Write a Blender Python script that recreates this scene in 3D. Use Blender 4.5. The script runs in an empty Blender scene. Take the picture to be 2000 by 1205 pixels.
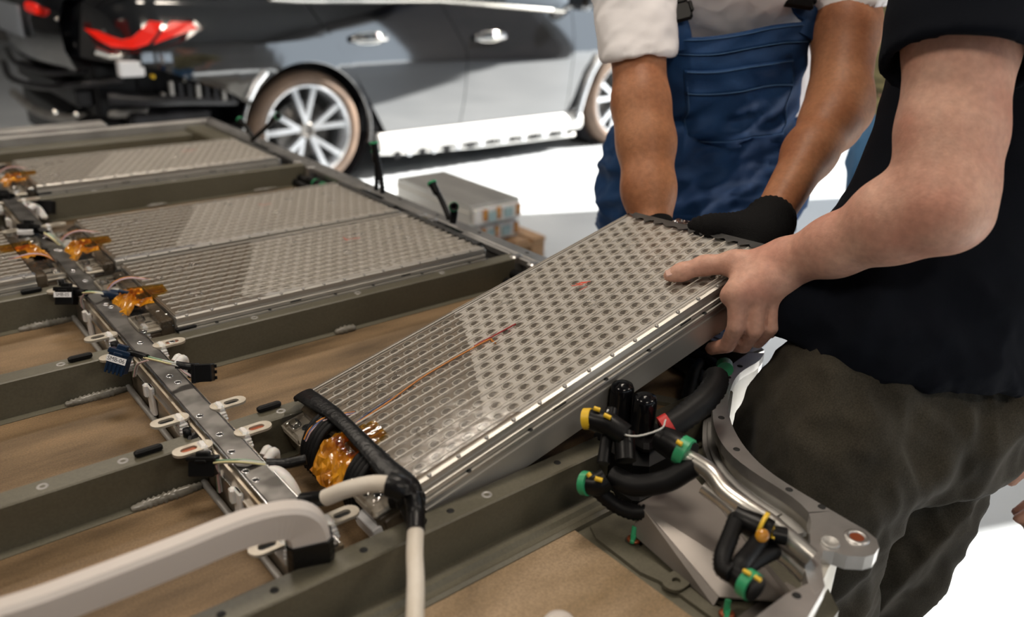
import bpy, math, random
import numpy as np
from mathutils import Vector, Matrix
random.seed(7); rng = np.random.default_rng(7)
scene = bpy.context.scene
COL = scene.collection
PI = math.pi

# ------------------------------------------------------------------ camera (solved from the tray's two vanishing directions)
CAM_H = 1.30
_c = np.array([1000.0, 602.5]); _VA = np.array([3100.0, -5.0]); _VB = np.array([-450.0, -130.0])
FPX = math.sqrt(-float((_VA - _c) @ (_VB - _c)))
def _cd(v):
    q = np.array([v[0] - _c[0], -(v[1] - _c[1]), -FPX]); return q / np.linalg.norm(q)
_ax = _cd(_VA); _ay = _cd(_VB); _az = np.cross(_ax, _ay)
_R = np.stack([_ax, _ay, _az])
C0 = np.array([0.0, 0.0, CAM_H])
RT, UP, FW = _R[:, 0], _R[:, 1], -_R[:, 2]
def ray(x, y): return FW + RT * (x - 1000) / FPX - UP * (y - 602.5) / FPX
def P(x, y, z):
    """world point at height z for a survey direction"""
    r = ray(x, y); return C0 + r * ((z - CAM_H) / r[2])
def D(x, y, d): return C0 + ray(x, y) * d
def onY(x, y, Y):
    r = ray(x, y); return C0 + r * (Y / r[1])
def onX(x, y, X):
    r = ray(x, y); return C0 + r * (X / r[0])

cam_data = bpy.data.cameras.new('camera'); cam = bpy.data.objects.new('camera', cam_data); COL.objects.link(cam)
cam_data.sensor_width = 36.0; cam_data.sensor_fit = 'HORIZONTAL'; cam_data.lens = FPX / 2000 * 36
m4 = Matrix.Identity(4)
for i in range(3):
    m4[i][0] = RT[i]; m4[i][1] = UP[i]; m4[i][2] = -FW[i]; m4[i][3] = C0[i]
cam.matrix_world = m4
cam_data.clip_start = 0.02; cam_data.clip_end = 200
cam_data.dof.use_dof = True; cam_data.dof.focus_distance = 1.12; cam_data.dof.aperture_fstop = 2.8
scene.camera = cam

# ------------------------------------------------------------------ world, sun, exposure
world = bpy.data.worlds.new('daylight'); scene.world = world; world.use_nodes = True
wn = world.node_tree.nodes; wl = world.node_tree.links; wn.clear()
wo = wn.new('ShaderNodeOutputWorld'); wb = wn.new('ShaderNodeBackground')
wb.inputs['Color'].default_value = (0.78, 0.89, 1.0, 1); wb.inputs['Strength'].default_value = 1.35
wl.new(wb.outputs[0], wo.inputs[0])
sun_d = bpy.data.lights.new('sun', 'SUN'); sun = bpy.data.objects.new('sun', sun_d); COL.objects.link(sun)
SUN_DIR = Vector((0.92, -0.39, 0.735)).normalized()       # towards the sun
sun.rotation_euler = SUN_DIR.to_track_quat('Z', 'Y').to_euler()
sun.location = (12, -6, 10); sun_d.energy = 22.0; sun_d.angle = math.radians(0.6); sun_d.color = (1.0, 0.95, 0.87)
def area(name, loc, target, sx, sy, power, color):
    d = bpy.data.lights.new(name, 'AREA'); d.shape = 'RECTANGLE'; d.size = sx; d.size_y = sy; d.energy = power; d.color = color
    o = bpy.data.objects.new(name, d); COL.objects.link(o); o.location = loc
    o.rotation_euler = (Vector(loc) - Vector(target)).to_track_quat('Z', 'Y').to_euler(); return o
vs = scene.view_settings; vs.view_transform = 'Standard'; vs.look = 'None'; vs.exposure = 0.15; vs.gamma = 1.0; vs.use_curve_mapping = False

# ------------------------------------------------------------------ materials
MATS = {}
def new_mat(name):
    m = bpy.data.materials.new(name); m.use_nodes = True; nt = m.node_tree
    b = nt.nodes['Principled BSDF']; MATS[name] = m; return m, nt, b
def mat(name, col, rough=0.5, metal=0.0, col2=None, scale=30.0, stretch=(1, 1, 1), detail=4.0, lo=0.35, hi=0.65, bump=0.0, bscale=None,
        coat=0.0, spec=0.5, rough2=None, sss=0.0, trans=0.0, ior=1.5, sheen=0.0, emit=None, estr=0.0, grain=0.0, gscale=500.0):
    m, nt, b = new_mat(name); N = nt.nodes; L = nt.links
    b.inputs['Base Color'].default_value = (*col, 1); b.inputs['Roughness'].default_value = rough; b.inputs['Metallic'].default_value = metal
    b.inputs['Specular IOR Level'].default_value = spec; b.inputs['Coat Weight'].default_value = coat; b.inputs['Coat Roughness'].default_value = 0.04
    b.inputs['IOR'].default_value = ior; b.inputs['Transmission Weight'].default_value = trans; b.inputs['Sheen Weight'].default_value = sheen
    if sss: b.inputs['Subsurface Weight'].default_value = sss; b.inputs['Subsurface Radius'].default_value = (0.010, 0.004, 0.002); b.inputs['Subsurface Scale'].default_value = 0.6
    if emit: b.inputs['Emission Color'].default_value = (*emit, 1); b.inputs['Emission Strength'].default_value = estr
    if col2 is not None or bump or rough2 is not None:
        tc = N.new('ShaderNodeTexCoord'); mp = N.new('ShaderNodeMapping'); mp.inputs['Scale'].default_value = stretch
        L.new(tc.outputs['Object'], mp.inputs[0])
    if col2 is not None or rough2 is not None:
        nz = N.new('ShaderNodeTexNoise'); nz.inputs['Scale'].default_value = scale; nz.inputs['Detail'].default_value = detail
        L.new(mp.outputs[0], nz.inputs['Vector'])
        mr = N.new('ShaderNodeMapRange'); mr.inputs[1].default_value = lo; mr.inputs[2].default_value = hi; L.new(nz.outputs['Fac'], mr.inputs[0])
        if col2 is not None:
            mx = N.new('ShaderNodeMix'); mx.data_type = 'RGBA'; mx.inputs[6].default_value = (*col, 1); mx.inputs[7].default_value = (*col2, 1)
            L.new(mr.outputs[0], mx.inputs[0]); L.new(mx.outputs[2], b.inputs['Base Color'])
        if rough2 is not None:
            r2 = N.new('ShaderNodeMapRange'); r2.inputs[3].default_value = rough; r2.inputs[4].default_value = rough2
            L.new(mr.outputs[0], r2.inputs[0]); L.new(r2.outputs[0], b.inputs['Roughness'])
    if grain:
        tg_ = N.new('ShaderNodeTexCoord'); ng = N.new('ShaderNodeTexNoise'); ng.inputs['Scale'].default_value = gscale; ng.inputs['Detail'].default_value = 2; L.new(tg_.outputs['Object'], ng.inputs['Vector'])
        mg = N.new('ShaderNodeMapRange'); mg.inputs[1].default_value = .3; mg.inputs[2].default_value = .7; mg.inputs[3].default_value = 1 - grain; mg.inputs[4].default_value = 1 + grain; L.new(ng.outputs['Fac'], mg.inputs[0])
        vm = N.new('ShaderNodeVectorMath'); vm.operation = 'SCALE'; L.new(mg.outputs[0], vm.inputs['Scale'])
        if col2 is not None: L.new(mx.outputs[2], vm.inputs[0])
        else: vm.inputs[0].default_value = col
        L.new(vm.outputs[0], b.inputs['Base Color'])
    if bump:
        nb = N.new('ShaderNodeTexNoise'); nb.inputs['Scale'].default_value = bscale or scale * 3; nb.inputs['Detail'].default_value = 3
        L.new(mp.outputs[0], nb.inputs['Vector'])
        bp = N.new('ShaderNodeBump'); bp.inputs['Strength'].default_value = bump; bp.inputs['Distance'].default_value = 0.002
        L.new(nb.outputs['Fac'], bp.inputs['Height']); L.new(bp.outputs[0], b.inputs['Normal'])
    return m
def clear_mat(name, tint=(1, 1, 1), rough=0.06, bump=0.25, bscale=60, base=0.03, ior=1.5):
    m = bpy.data.materials.new(name); m.use_nodes = True; nt = m.node_tree; N = nt.nodes; L = nt.links; N.clear()
    out = N.new('ShaderNodeOutputMaterial'); mx = N.new('ShaderNodeMixShader'); tr = N.new('ShaderNodeBsdfTransparent'); gl = N.new('ShaderNodeBsdfGlossy')
    fr = N.new('ShaderNodeFresnel'); fr.inputs['IOR'].default_value = ior; ad = N.new('ShaderNodeMath'); ad.operation = 'ADD'; ad.inputs[1].default_value = base
    tr.inputs[0].default_value = (*tint, 1); gl.inputs['Roughness'].default_value = rough
    if bump:
        tc = N.new('ShaderNodeTexCoord'); nz = N.new('ShaderNodeTexNoise'); nz.inputs['Scale'].default_value = bscale
        bp = N.new('ShaderNodeBump'); bp.inputs['Strength'].default_value = bump; bp.inputs['Distance'].default_value = 0.003
        L.new(tc.outputs['Object'], nz.inputs['Vector']); L.new(nz.outputs['Fac'], bp.inputs['Height']); L.new(bp.outputs[0], gl.inputs['Normal']); L.new(bp.outputs[0], fr.inputs['Normal'])
    L.new(fr.outputs[0], ad.inputs[0]); L.new(ad.outputs[0], mx.inputs[0]); L.new(tr.outputs[0], mx.inputs[1]); L.new(gl.outputs[0], mx.inputs[2]); L.new(mx.outputs[0], out.inputs[0])
    MATS[name] = m; return m
mat('floor', (0.52, 0.55, 0.58), 0.35, col2=(0.44, 0.47, 0.50), scale=1.6, detail=6)
mat('ceiling', (0.07, 0.07, 0.07), 0.8); mat('wall', (0.16, 0.15, 0.14), 0.8, col2=(0.12, 0.115, 0.11), scale=0.8)
mat('olive', (0.112, 0.103, 0.074), 0.42, col2=(0.090, 0.082, 0.057), scale=6, bump=0.05, bscale=400, grain=0.10, gscale=300)
mat('mica', (0.245, 0.158, 0.082), 0.62, col2=(0.075, 0.045, 0.018), scale=7, stretch=(.7, 3.2, 1), detail=8, lo=0.30, hi=0.70, bump=0.25, bscale=220, grain=0.20, gscale=420)
mat('mica_pale', (0.36, 0.26, 0.165), 0.6, col2=(0.17, 0.11, 0.05), scale=7, stretch=(.8, 2.2, 1), detail=8, lo=0.30, hi=0.70, bump=0.25, bscale=220, grain=0.20, gscale=420)
mat('steel_top', (0.21, 0.20, 0.19), 0.34, 0.85, col2=(0.08, 0.075, 0.07), scale=26, detail=2, lo=0.38, hi=0.62)
mat('steel_side', (0.50, 0.44, 0.36), 0.34, 0.75, col2=(0.26, 0.20, 0.13), scale=18, stretch=(1, 1, .5), detail=3)
mat('steel_edge', (0.75, 0.75, 0.76), 0.16, 1.0)
mat('alu', (0.50, 0.49, 0.48), 0.36, 0.85, col2=(0.36, 0.35, 0.34), scale=14, detail=4, bump=0.06, bscale=300)
mat('alu_case', (0.56, 0.54, 0.50), 0.42, 0.75, col2=(0.42, 0.40, 0.37), scale=8, stretch=(.25, 1, 1))
mat('alu_dull', (0.42, 0.41, 0.39), 0.5, 0.6, col2=(0.28, 0.27, 0.26), scale=9)
mat('alu_pale', (0.62, 0.61, 0.58), 0.5, 0.4, col2=(0.45, 0.42, 0.36), scale=12)
mat('sheet_metal', (0.27, 0.245, 0.225), 0.42, 0.5, col2=(0.21, 0.19, 0.175), scale=5)
mat('pipe', (0.66, 0.64, 0.60), 0.30, 0.9, col2=(0.45, 0.43, 0.40), scale=30)
mat('black_plastic', (0.004, 0.004, 0.0045), 0.36, spec=0.22)
mat('black_gloss', (0.004, 0.004, 0.005), 0.16, spec=0.3)
mat('rubber', (0.005, 0.005, 0.0055), 0.5, spec=0.2); mat('tape_black', (0.004, 0.004, 0.0045), 0.34, spec=0.3, bump=0.4, bscale=160)
mat('blue_black', (0.006, 0.018, 0.045), 0.33, spec=0.3)
mat('green', (0.03, 0.30, 0.13), 0.4); mat('yellow', (0.72, 0.46, 0.02), 0.45); mat('ochre', (0.55, 0.38, 0.06), 0.5); mat('red', (0.45, 0.02, 0.02), 0.45)
mat('white_plastic', (0.57, 0.52, 0.485), 0.38); mat('hose_white', (0.70, 0.65, 0.58), 0.5, col2=(0.58, 0.52, 0.44), scale=25)
mat('label_white', (0.80, 0.80, 0.82), 0.5); mat('ink', (0.02, 0.02, 0.025), 0.6); mat('marker_red', (0.72, 0.06, 0.02), 0.5)
mat('tab', (0.52, 0.475, 0.40), 0.38, 0.35, col2=(0.42, 0.37, 0.30), scale=60); mat('copper', (0.30, 0.075, 0.03), 0.4, 0.6); mat('hole', (0.006, 0.006, 0.006), 0.8)
mat('silicone', (0.72, 0.71, 0.70), 0.35, col2=(0.60, 0.58, 0.56), scale=40, sss=0.2)
mat('bead', (0.30, 0.285, 0.25), 0.22, col2=(0.20, 0.185, 0.15), scale=80, trans=0.25)
mat('deck', (0.27, 0.225, 0.175), 0.45, col2=(0.22, 0.18, 0.14), scale=9, detail=3)
mat('film', (0.66, 0.63, 0.59), 0.38, col2=(0.58, 0.55, 0.51), scale=9)
mat('cell_ring', (0.50, 0.465, 0.41), 0.35, 0.2); mat('cell_dark', (0.13, 0.11, 0.09), 0.45); mat('nickel', (0.82, 0.76, 0.68), 0.22, 0.9)
mat('rib', (0.56, 0.52, 0.46), 0.3); mat('seal', (0.02, 0.02, 0.021), 0.45, col2=(0.05, 0.048, 0.045), scale=30)
mat('block_brown', (0.13, 0.10, 0.07), 0.2, col2=(0.06, 0.045, 0.03), scale=25, spec=0.7)
mat('kapton', (0.62, 0.27, 0.015), 0.16, col2=(0.30, 0.10, 0.005), scale=35, detail=3, spec=0.8, bump=0.6, bscale=90)
mat('wire_orange', (0.75, 0.28, 0.03), 0.4); mat('wire_blue', (0.10, 0.14, 0.32), 0.4); mat('wire_grey', (0.50, 0.50, 0.48), 0.4); mat('wire_green', (0.18, 0.30, 0.20), 0.4); mat('wire_pink', (0.55, 0.38, 0.38), 0.4); mat('wire_yellow', (0.60, 0.55, 0.30), 0.4)
clear_mat('clear', rough=0.14, bump=0.14, bscale=45, base=0.03)
clear_mat('clear_tab', rough=0.05, bump=0.9, bscale=70, base=0.10)
mat('skin_tan', (0.42, 0.19, 0.095), 0.5, spec=0.3, col2=(0.30, 0.115, 0.052), scale=9, detail=5, sss=0.12, bump=0.2, bscale=300, grain=0.12, gscale=120)
mat('skin_pale', (0.60, 0.355, 0.265), 0.5, spec=0.35, col2=(0.52, 0.255, 0.185), scale=14, detail=5, sss=0.14, bump=0.2, bscale=300, grain=0.10, gscale=110)
mat('nail', (0.66, 0.42, 0.35), 0.25); mat('hair', (0.02, 0.013, 0.009), 0.5)
mat('tshirt_white', (0.86, 0.84, 0.86), 0.85, bump=0.15, bscale=900); mat('denim_blue', (0.016, 0.064, 0.185), 0.6, col2=(0.011, 0.046, 0.140), scale=14, bump=0.2, bscale=900, spec=0.2, grain=0.12, gscale=700)
mat('stitch', (0.05, 0.13, 0.28), 0.8); mat('black_cotton', (0.0045, 0.0058, 0.0095), 0.85, bump=0.2, bscale=900, spec=0.08)
mat('trousers_dark', (0.046, 0.040, 0.029), 0.85, col2=(0.028, 0.025, 0.019), scale=9, bump=0.25, bscale=800, spec=0.1, sheen=0.08, grain=0.25, gscale=500)
mat('khaki', (0.26, 0.235, 0.12), 0.85, col2=(0.20, 0.18, 0.09), scale=8); mat('jeans', (0.045, 0.14, 0.28), 0.85, col2=(0.035, 0.11, 0.23), scale=12)
mat('glove', (0.006, 0.006, 0.0065), 0.8, spec=0.1, bump=0.6, bscale=500); mat('shoe', (0.03, 0.028, 0.026), 0.6); mat('grey_cotton', (0.08, 0.08, 0.09), 0.85)
mat('car_black', (0.004, 0.0045, 0.006), 0.06, spec=0.5, coat=1.0, ior=2.5); mat('car_dark', (0.004, 0.004, 0.005), 0.35, spec=0.25); mat('car_under', (0.005, 0.005, 0.006), 0.35, col2=(0.02, 0.02, 0.024), scale=14, spec=0.4)
mat('car_silver', (0.62, 0.64, 0.67), 0.25, 0.85); mat('car_sill', (0.74, 0.73, 0.71), 0.3, 0.1); mat('chrome', (0.85, 0.82, 0.76), 0.12, 1.0)
mat('car_glass', (0.01, 0.012, 0.014), 0.03, spec=0.9); mat('tail_red', (0.62, 0.012, 0.008), 0.25, coat=0.2, spec=0.3, emit=(0.9, 0.02, 0.005), estr=0.35); mat('tail_dark', (0.06, 0.004, 0.004), 0.08, coat=1.0)
mat('tyre', (0.085, 0.058, 0.043), 0.8, col2=(0.15, 0.10, 0.07), scale=6); mat('brake', (0.10, 0.095, 0.09), 0.4, 0.7); mat('plate_grey', (0.30, 0.33, 0.37), 0.3)
mat('pallet_wood', (0.45, 0.28, 0.15), 0.8, col2=(0.33, 0.19, 0.10), scale=20, stretch=(1, 8, 8)); mat('trolley', (0.05, 0.055, 0.06), 0.45, 0.3); mat('cell_blue', (0.30, 0.42, 0.44), 0.4)
mat('fill_body', (0.7, 0.7, 0.7), 0.5); mat('joint', (0.20, 0.24, 0.27), 0.6)

# ------------------------------------------------------------------ mesh helpers
class MB:
    def __init__(s): s.v = []; s.f = []; s.m = []; s.smooth = []
    def add(s, verts, faces, mi=0, smooth=False):
        o = len(s.v); s.v += [tuple(map(float, p)) for p in verts]; s.f += [tuple(i + o for i in f) for f in faces]
        s.m += [mi] * len(faces); s.smooth += [smooth] * len(faces); return s
    def box(s, c, d, mi=0, bev=0.0, rot=None):
        """bevelled box: centre, size"""
        hx, hy, hz = d[0] / 2, d[1] / 2, d[2] / 2; b = min(bev, hx * .9, hy * .9, hz * .9)
        if b <= 0:
            v = [(x, y, z) for z in (-hz, hz) for (x, y) in ((-hx, -hy), (hx, -hy), (hx, hy), (-hx, hy))]
            f = [(3, 2, 1, 0), (4, 5, 6, 7), (0, 1, 5, 4), (1, 2, 6, 5), (2, 3, 7, 6), (3, 0, 4, 7)]
        else:
            def ring(ix, iy, z): return [(-hx + ix, -hy + iy + b, z), (-hx + ix + b, -hy + iy, z), (hx - ix - b, -hy + iy, z), (hx - ix, -hy + iy + b, z), (hx - ix, hy - iy - b, z), (hx - ix - b, hy - iy, z), (-hx + ix + b, hy - iy, z), (-hx + ix, hy - iy - b, z)]
            v = ring(b, b, -hz) + ring(0, 0, -hz + b) + ring(0, 0, hz - b) + ring(b, b, hz); f = []
            for k in range(3):
                for i in range(8): j = (i + 1) % 8; f.append((k * 8 + i, k * 8 + j, k * 8 + 8 + j, k * 8 + 8 + i))
            f += [tuple(range(7, -1, -1)), tuple(range(24, 32))]
        if rot is not None: v = [tuple(rot @ Vector(p)) for p in v]
        return s.add([(p[0] + c[0], p[1] + c[1], p[2] + c[2]) for p in v], f, mi)
    def bb(s, x0, x1, y0, y1, z0, z1, mi=0, bev=0.0): return s.box(((x0 + x1) / 2, (y0 + y1) / 2, (z0 + z1) / 2), (x1 - x0, y1 - y0, z1 - z0), mi, bev)
    def prism(s, poly, z0, z1, mi=0):
        """vertical prism of an xy polygon (counter-clockwise)"""
        n = len(poly); v = [(x, y, z0) for x, y in poly] + [(x, y, z1) for x, y in poly]
        f = [tuple(range(n - 1, -1, -1)), tuple(range(n, 2 * n))] + [(i, (i + 1) % n, n + (i + 1) % n, n + i) for i in range(n)]
        return s.add(v, f, mi)
    def extr_x(s, prof, x0, x1, mi=0):
        """profile of (y,z) points extruded along x"""
        n = len(prof); v = [(x0, y, z) for y, z in prof] + [(x1, y, z) for y, z in prof]
        f = [tuple(range(n)), tuple(range(2 * n - 1, n - 1, -1))] + [(i, n + i, n + (i + 1) % n, (i + 1) % n) for i in range(n)]
        return s.add(v, f, mi)
    def tube(s, pts, r, n=10, mi=0, caps=True, flat=1.0, up=None, ringed=0.0):
        pts = [Vector(p) for p in pts]; k = len(pts); R = r if isinstance(r, (list, tuple)) else [r] * k
        V = []; F = []; prev = None
        for i in range(k):
            t = (pts[min(i + 1, k - 1)] - pts[max(i - 1, 0)]).normalized()
            if prev is None:
                a = Vector(up) if up is not None else (Vector((0, 0, 1)) if abs(t.z) < .9 else Vector((1, 0, 0)))
            else: a = prev
            e1 = (a - t * a.dot(t)).normalized(); e2 = t.cross(e1); prev = e1
            rr = R[i] * (1 + (ringed if i % 2 else -ringed))
            for j in range(n):
                q = 2 * PI * j / n; V.append(pts[i] + e1 * (rr * flat * math.cos(q)) + e2 * (rr * math.sin(q)))
        for i in range(k - 1):
            for j in range(n): l = (j + 1) % n; F.append((i * n + j, i * n + l, (i + 1) * n + l, (i + 1) * n + j))
        s.add(V, F, mi, True)
        if caps:
            s.add(V[:n], [tuple(range(n - 1, -1, -1))], mi); s.add(V[-n:], [tuple(range(n))], mi)
        return s
    def lathe(s, prof, o, axis=(0, 0, 1), n=20, mi=0, smooth=True):
        """(r,h) profile revolved about an axis through o"""
        a = Vector(axis).normalized(); e1 = a.orthogonal().normalized(); e2 = a.cross(e1); o = Vector(o); V = []; F = []
        for r, h in prof:
            for j in range(n): q = 2 * PI * j / n; V.append(o + a * h + (e1 * math.cos(q) + e2 * math.sin(q)) * max(r, 1e-5))
        for i in range(len(prof) - 1):
            for j in range(n): l = (j + 1) % n; F.append((i * n + j, i * n + l, (i + 1) * n + l, (i + 1) * n + j))
        return s.add(V, F, mi, smooth)
    def ring_plate(s, outer, inner, z0, z1, mi=0):
        """flat plate with a hole: two loops with the same count"""
        n = len(outer); v = [(x, y, z0) for x, y in outer] + [(x, y, z0) for x, y in inner] + [(x, y, z1) for x, y in outer] + [(x, y, z1) for x, y in inner]; f = []
        for i in range(n):
            j = (i + 1) % n
            f += [(2 * n + i, 2 * n + j, 3 * n + j, 3 * n + i), (j, i, n + i, n + j), (i, j, 2 * n + j, 2 * n + i), (n + j, n + i, 3 * n + i, 3 * n + j)]
        return s.add(v, f, mi)
    def mesh(s, name, mats):
        me = bpy.data.meshes.new(name); me.from_pydata(s.v, [], s.f); me.update()
        for m in (mats if isinstance(mats, (list, tuple)) else [mats]): me.materials.append(MATS[m])
        me.polygons.foreach_set('material_index', s.m); me.polygons.foreach_set('use_smooth', s.smooth); me.update(); return me
def wloc(o):
    t = Vector((0, 0, 0))
    while o is not None: t += o.location; o = o.parent
    return t
def thing(name, label, cat, loc=(0, 0, 0), rot=None, group=None):
    o = bpy.data.objects.new(name, None); COL.objects.link(o); o.location = Vector([float(q) for q in loc]); o.empty_display_size = 0.05
    if rot is not None: o.rotation_euler = rot
    return tag(o, label, cat, group)
def tag(o, label, cat, group=None):
    o['label'] = label; o['category'] = cat
    if group: o['group'] = group
    return o
def part(name, mb, mats, parent=None, world=True, label=None, kind=None):
    """one mesh object; world=True: vertices are world points, else parent-local ones"""
    me = mb if isinstance(mb, bpy.types.Mesh) else mb.mesh(name, mats)
    o = bpy.data.objects.new(name, me); COL.objects.link(o)
    if parent is not None:
        o.parent = parent
        if world: me.transform(Matrix.Translation(-wloc(parent)))
    if label: o['label'] = label
    if kind: o['kind'] = kind
    return o
def inst(name, me, parent, loc=(0, 0, 0), rot=None, label=None):
    o = bpy.data.objects.new(name, me); COL.objects.link(o); o.parent = parent; o.location = loc
    if rot is not None: o.rotation_euler = rot
    if label: o['label'] = label
    return o
def copy_tree(o, parent=None):
    c = o.copy(); COL.objects.link(c); c.parent = parent
    for ch in list(o.children): copy_tree(ch, c)
    return c
def struct(name, mb, mats):
    o = part(name, mb, mats); o['kind'] = 'structure'; return o
def smooth_path(pts, n=6):
    """Catmull-Rom through points"""
    p = [Vector([float(c) for c in q]) for q in pts]; p = [p[0] * 2 - p[1]] + p + [p[-1] * 2 - p[-2]]; out = []
    for i in range(1, len(p) - 2):
        for k in range(n):
            t = k / n; a, b, c, d = p[i - 1:i + 3]
            out.append(0.5 * ((2 * b) + (-a + c) * t + (2 * a - 5 * b + 4 * c - d) * t * t + (-a + 3 * b - 3 * c + d) * t ** 3))
    return out + [p[-2]]
def stadium(cx, cy, L, r, n=8, ang=0.0):
    """loop of a slot shape along x (total half-length L from centre to arc centre)"""
    o = []
    for i in range(n + 1): q = -PI / 2 + PI * i / n; o.append((cx + L + r * math.cos(q), cy + r * math.sin(q)))
    for i in range(n + 1): q = PI / 2 + PI * i / n; o.append((cx - L + r * math.cos(q), cy + r * math.sin(q)))
    return o
def circle(cx, cy, r, n=12): return [(cx + r * math.cos(2 * PI * i / n), cy + r * math.sin(2 * PI * i / n)) for i in range(n)]

# ------------------------------------------------------------------ the hall
b = MB(); b.bb(-7, 14, -6, 14, -0.2, 0.0); floor = struct('floor', b, 'floor')
b = MB(); q0 = P(1922, 886, 0); q1 = P(1978, 908, 0); dv = (q1 - q0) / np.linalg.norm(q1 - q0); nv = np.array([-dv[1], dv[0], 0]) * .006
e0 = q0 - dv * 3; e1 = q1 + dv * 4
b.add([e0 + nv + [0, 0, .0015], e0 - nv + [0, 0, .0015], e1 - nv + [0, 0, .0015], e1 + nv + [0, 0, .0015], e0 + nv - [0, 0, .002], e0 - nv - [0, 0, .002], e1 - nv - [0, 0, .002], e1 + nv - [0, 0, .002]],
      [(0, 1, 2, 3), (7, 6, 5, 4), (0, 4, 5, 1), (1, 5, 6, 2), (2, 6, 7, 3), (3, 7, 4, 0)])
jo = part('expansion_joint', b, 'joint', floor, world=False)
b = MB(); b.bb(-7, 6.7, -6, 14, 4.6, 4.8); struct('ceiling', b, 'ceiling')
b = MB(); b.bb(-7.2, -7, -6, 14, 0, 4.8); struct('wall_left', b, 'wall')
b = MB(); b.bb(-7, 6.7, -6.2, -6, 0, 2.2); b.bb(-7, 6.7, -6.2, -6, 3.4, 4.8); b.bb(-7, -5, -6.2, -6, 2.2, 3.4); b.bb(-1, 0, -6.2, -6, 2.2, 3.4); b.bb(4.5, 6.7, -6.2, -6, 2.2, 3.4); struct('wall_front', b, 'wall')
b = MB(); b.bb(-7, 6.7, 14, 14.2, 0, 4.8); struct('wall_back', b, 'wall')
b = MB(); b.bb(6.5, 6.7, -1.36, 1.75, 0, 4.6); b.bb(6.5, 6.7, -6, 14, 4.15, 4.6); b.bb(6.5, 6.7, 6.6, 14, 0, 4.6); struct('wall_right', b, 'wall')
# unseen ceiling panels added as warm fill light for the hall
for i, (lx, ly) in enumerate(((-2.6, 1.2), (-2.6, 5.0), (1.2, 1.2), (1.2, 5.0), (-0.7, -2.6), (3.4, -2.6))):
    t = thing('fill_panel', 'added white ceiling fill panel ' + ('left of the tray, nearer the windows', 'left of the tray, level with the car', 'straight above the tray', 'above the boot of the black car', 'behind the camera, nearer the left wall', 'behind the camera, nearer the open gate')[i], 'ceiling light', (lx, ly, 4.55), group='added ceiling fill lights')
    b = MB(); b.bb(lx - .75, lx + .75, ly - .35, ly + .35, 4.53, 4.6, bev=.01); part('housing', b, 'fill_body', t)
    a = area('fill_glow', (lx, ly, 4.52), (lx, ly, 0), 1.4, 0.6, 62, (1.0, 0.88, 0.74)); a.parent = t; a.location = (0, 0, -0.03)
# ------------------------------------------------------------------ trolley under the tray
t = thing('trolley', 'dark steel trolley frame carrying the open battery tray', 'trolley', (0.3, 1.6, 0))
b = MB()
for x in (-.35, .45): b.bb(x - .03, x + .03, .45, 2.8, .612, .672, bev=.004)
for y in (.6, 1.6, 2.7): b.bb(-.35, .45, y - .03, y + .03, .612, .668, bev=.004)
part('frame', b, 'trolley', t)
for x in (-.35, .45):
    for y in (.6, 2.7):
        b = MB(); b.bb(x - .03, x + .03, y - .03, y + .03, .10, .613, bev=.004); lg = part('leg', b, 'trolley', t)
        b = MB(); b.lathe([(.0, -.02), (.045, -.02), (.05, -.01), (.05, .01), (.045, .02), (0, .02)], (x, y, .05), (0, 1, 0), 18); b.bb(x - .02, x + .02, y - .026, y + .026, .085, .105); part('castor', b, 'rubber', lg)

# ------------------------------------------------------------------ battery tray
tray = thing('battery_tray', 'open olive and aluminium electric car battery tray with cross members', 'battery tray', (0.3, 1.5, .672))
TZ = .750; FZ = .692
CM = [.600, .904, 1.207, 1.521, 1.835, 2.150, 2.465]
# floor of the tray
poly = [(-.46, .27), (.60, .272), (.70, .288), (.735, .33), (.752, .40), (.756, .46), (.775, .505), (.82, .55), (.87, .585), (.93, .615), (1.045, .635), (1.045, 2.93), (-.46, 2.93)]
b = MB(); b.prism(poly, .672, .690); part('bottom_plate', b, 'olive', tray)
# brown insulating sheets, one per bay and side
ys = CM + [2.90]
for k in range(len(ys) - 1):
    for (x0, x1) in ((-.43, .262), (.317, .985)):
        b = MB(); b.bb(x0, x1, ys[k] + .024, ys[k + 1] - .024, .690, .6935); part('insulating_sheet', b, 'mica', tray)
b = MB(); b.prism([(-.43, .33), (.566, .33), (.566, .555), (.556, .570), (.54, .576), (-.43, .576)], .690, .6945); part('insulating_sheet', b, 'mica_pale', tray)
# cross members
def cm_prof(yc): return [(yc - .026, .690), (yc - .026, .6945), (yc - .0165, .6965), (yc - .0155, .7485), (yc - .0135, TZ), (yc + .0135, TZ), (yc + .0155, .7485), (yc + .0165, .6965), (yc + .026, .6945), (yc + .026, .690)]
b = MB(); b.lathe([(.0028, -.004), (.0030, .0004), (.0058, .0006), (.0066, -.0004)], (0, 0, 0), n=14); b.lathe([(0.0, -.002), (.003, -.002)], (0, 0, 0), n=14, mi=1); ins_me = b.mesh('threaded_insert', ['alu_dull', 'hole'])
b = MB(); b.lathe([(0.0, .0003), (.0042, .0004), (.0046, -.0005)], (0, 0, 0), n=12); hole_me = b.mesh('bolt_hole', ['hole'])
def cross_member(yc, x0, x1, inserts, holes=()):
    b = MB(); b.extr_x(cm_prof(yc)[::-1], x0, x1); o = part('cross_member', b, 'olive', tray); w = wloc(tray)
    for x in inserts: inst('threaded_insert', ins_me, o, Vector((x, yc, TZ)) - w)
    for x in holes: inst('bolt_hole', hole_me, o, Vector((x, yc, TZ)) - w)
    return o
px1 = [P(q[0], q[1], TZ)[0] for q in ((536, 1153), (711, 1075), (880, 998), (1089, 904), (430, 1197), (300, 1255))]
cross_member(CM[0], -.43, .905, [P(951, 966, TZ)[0], .809], px1)
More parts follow.
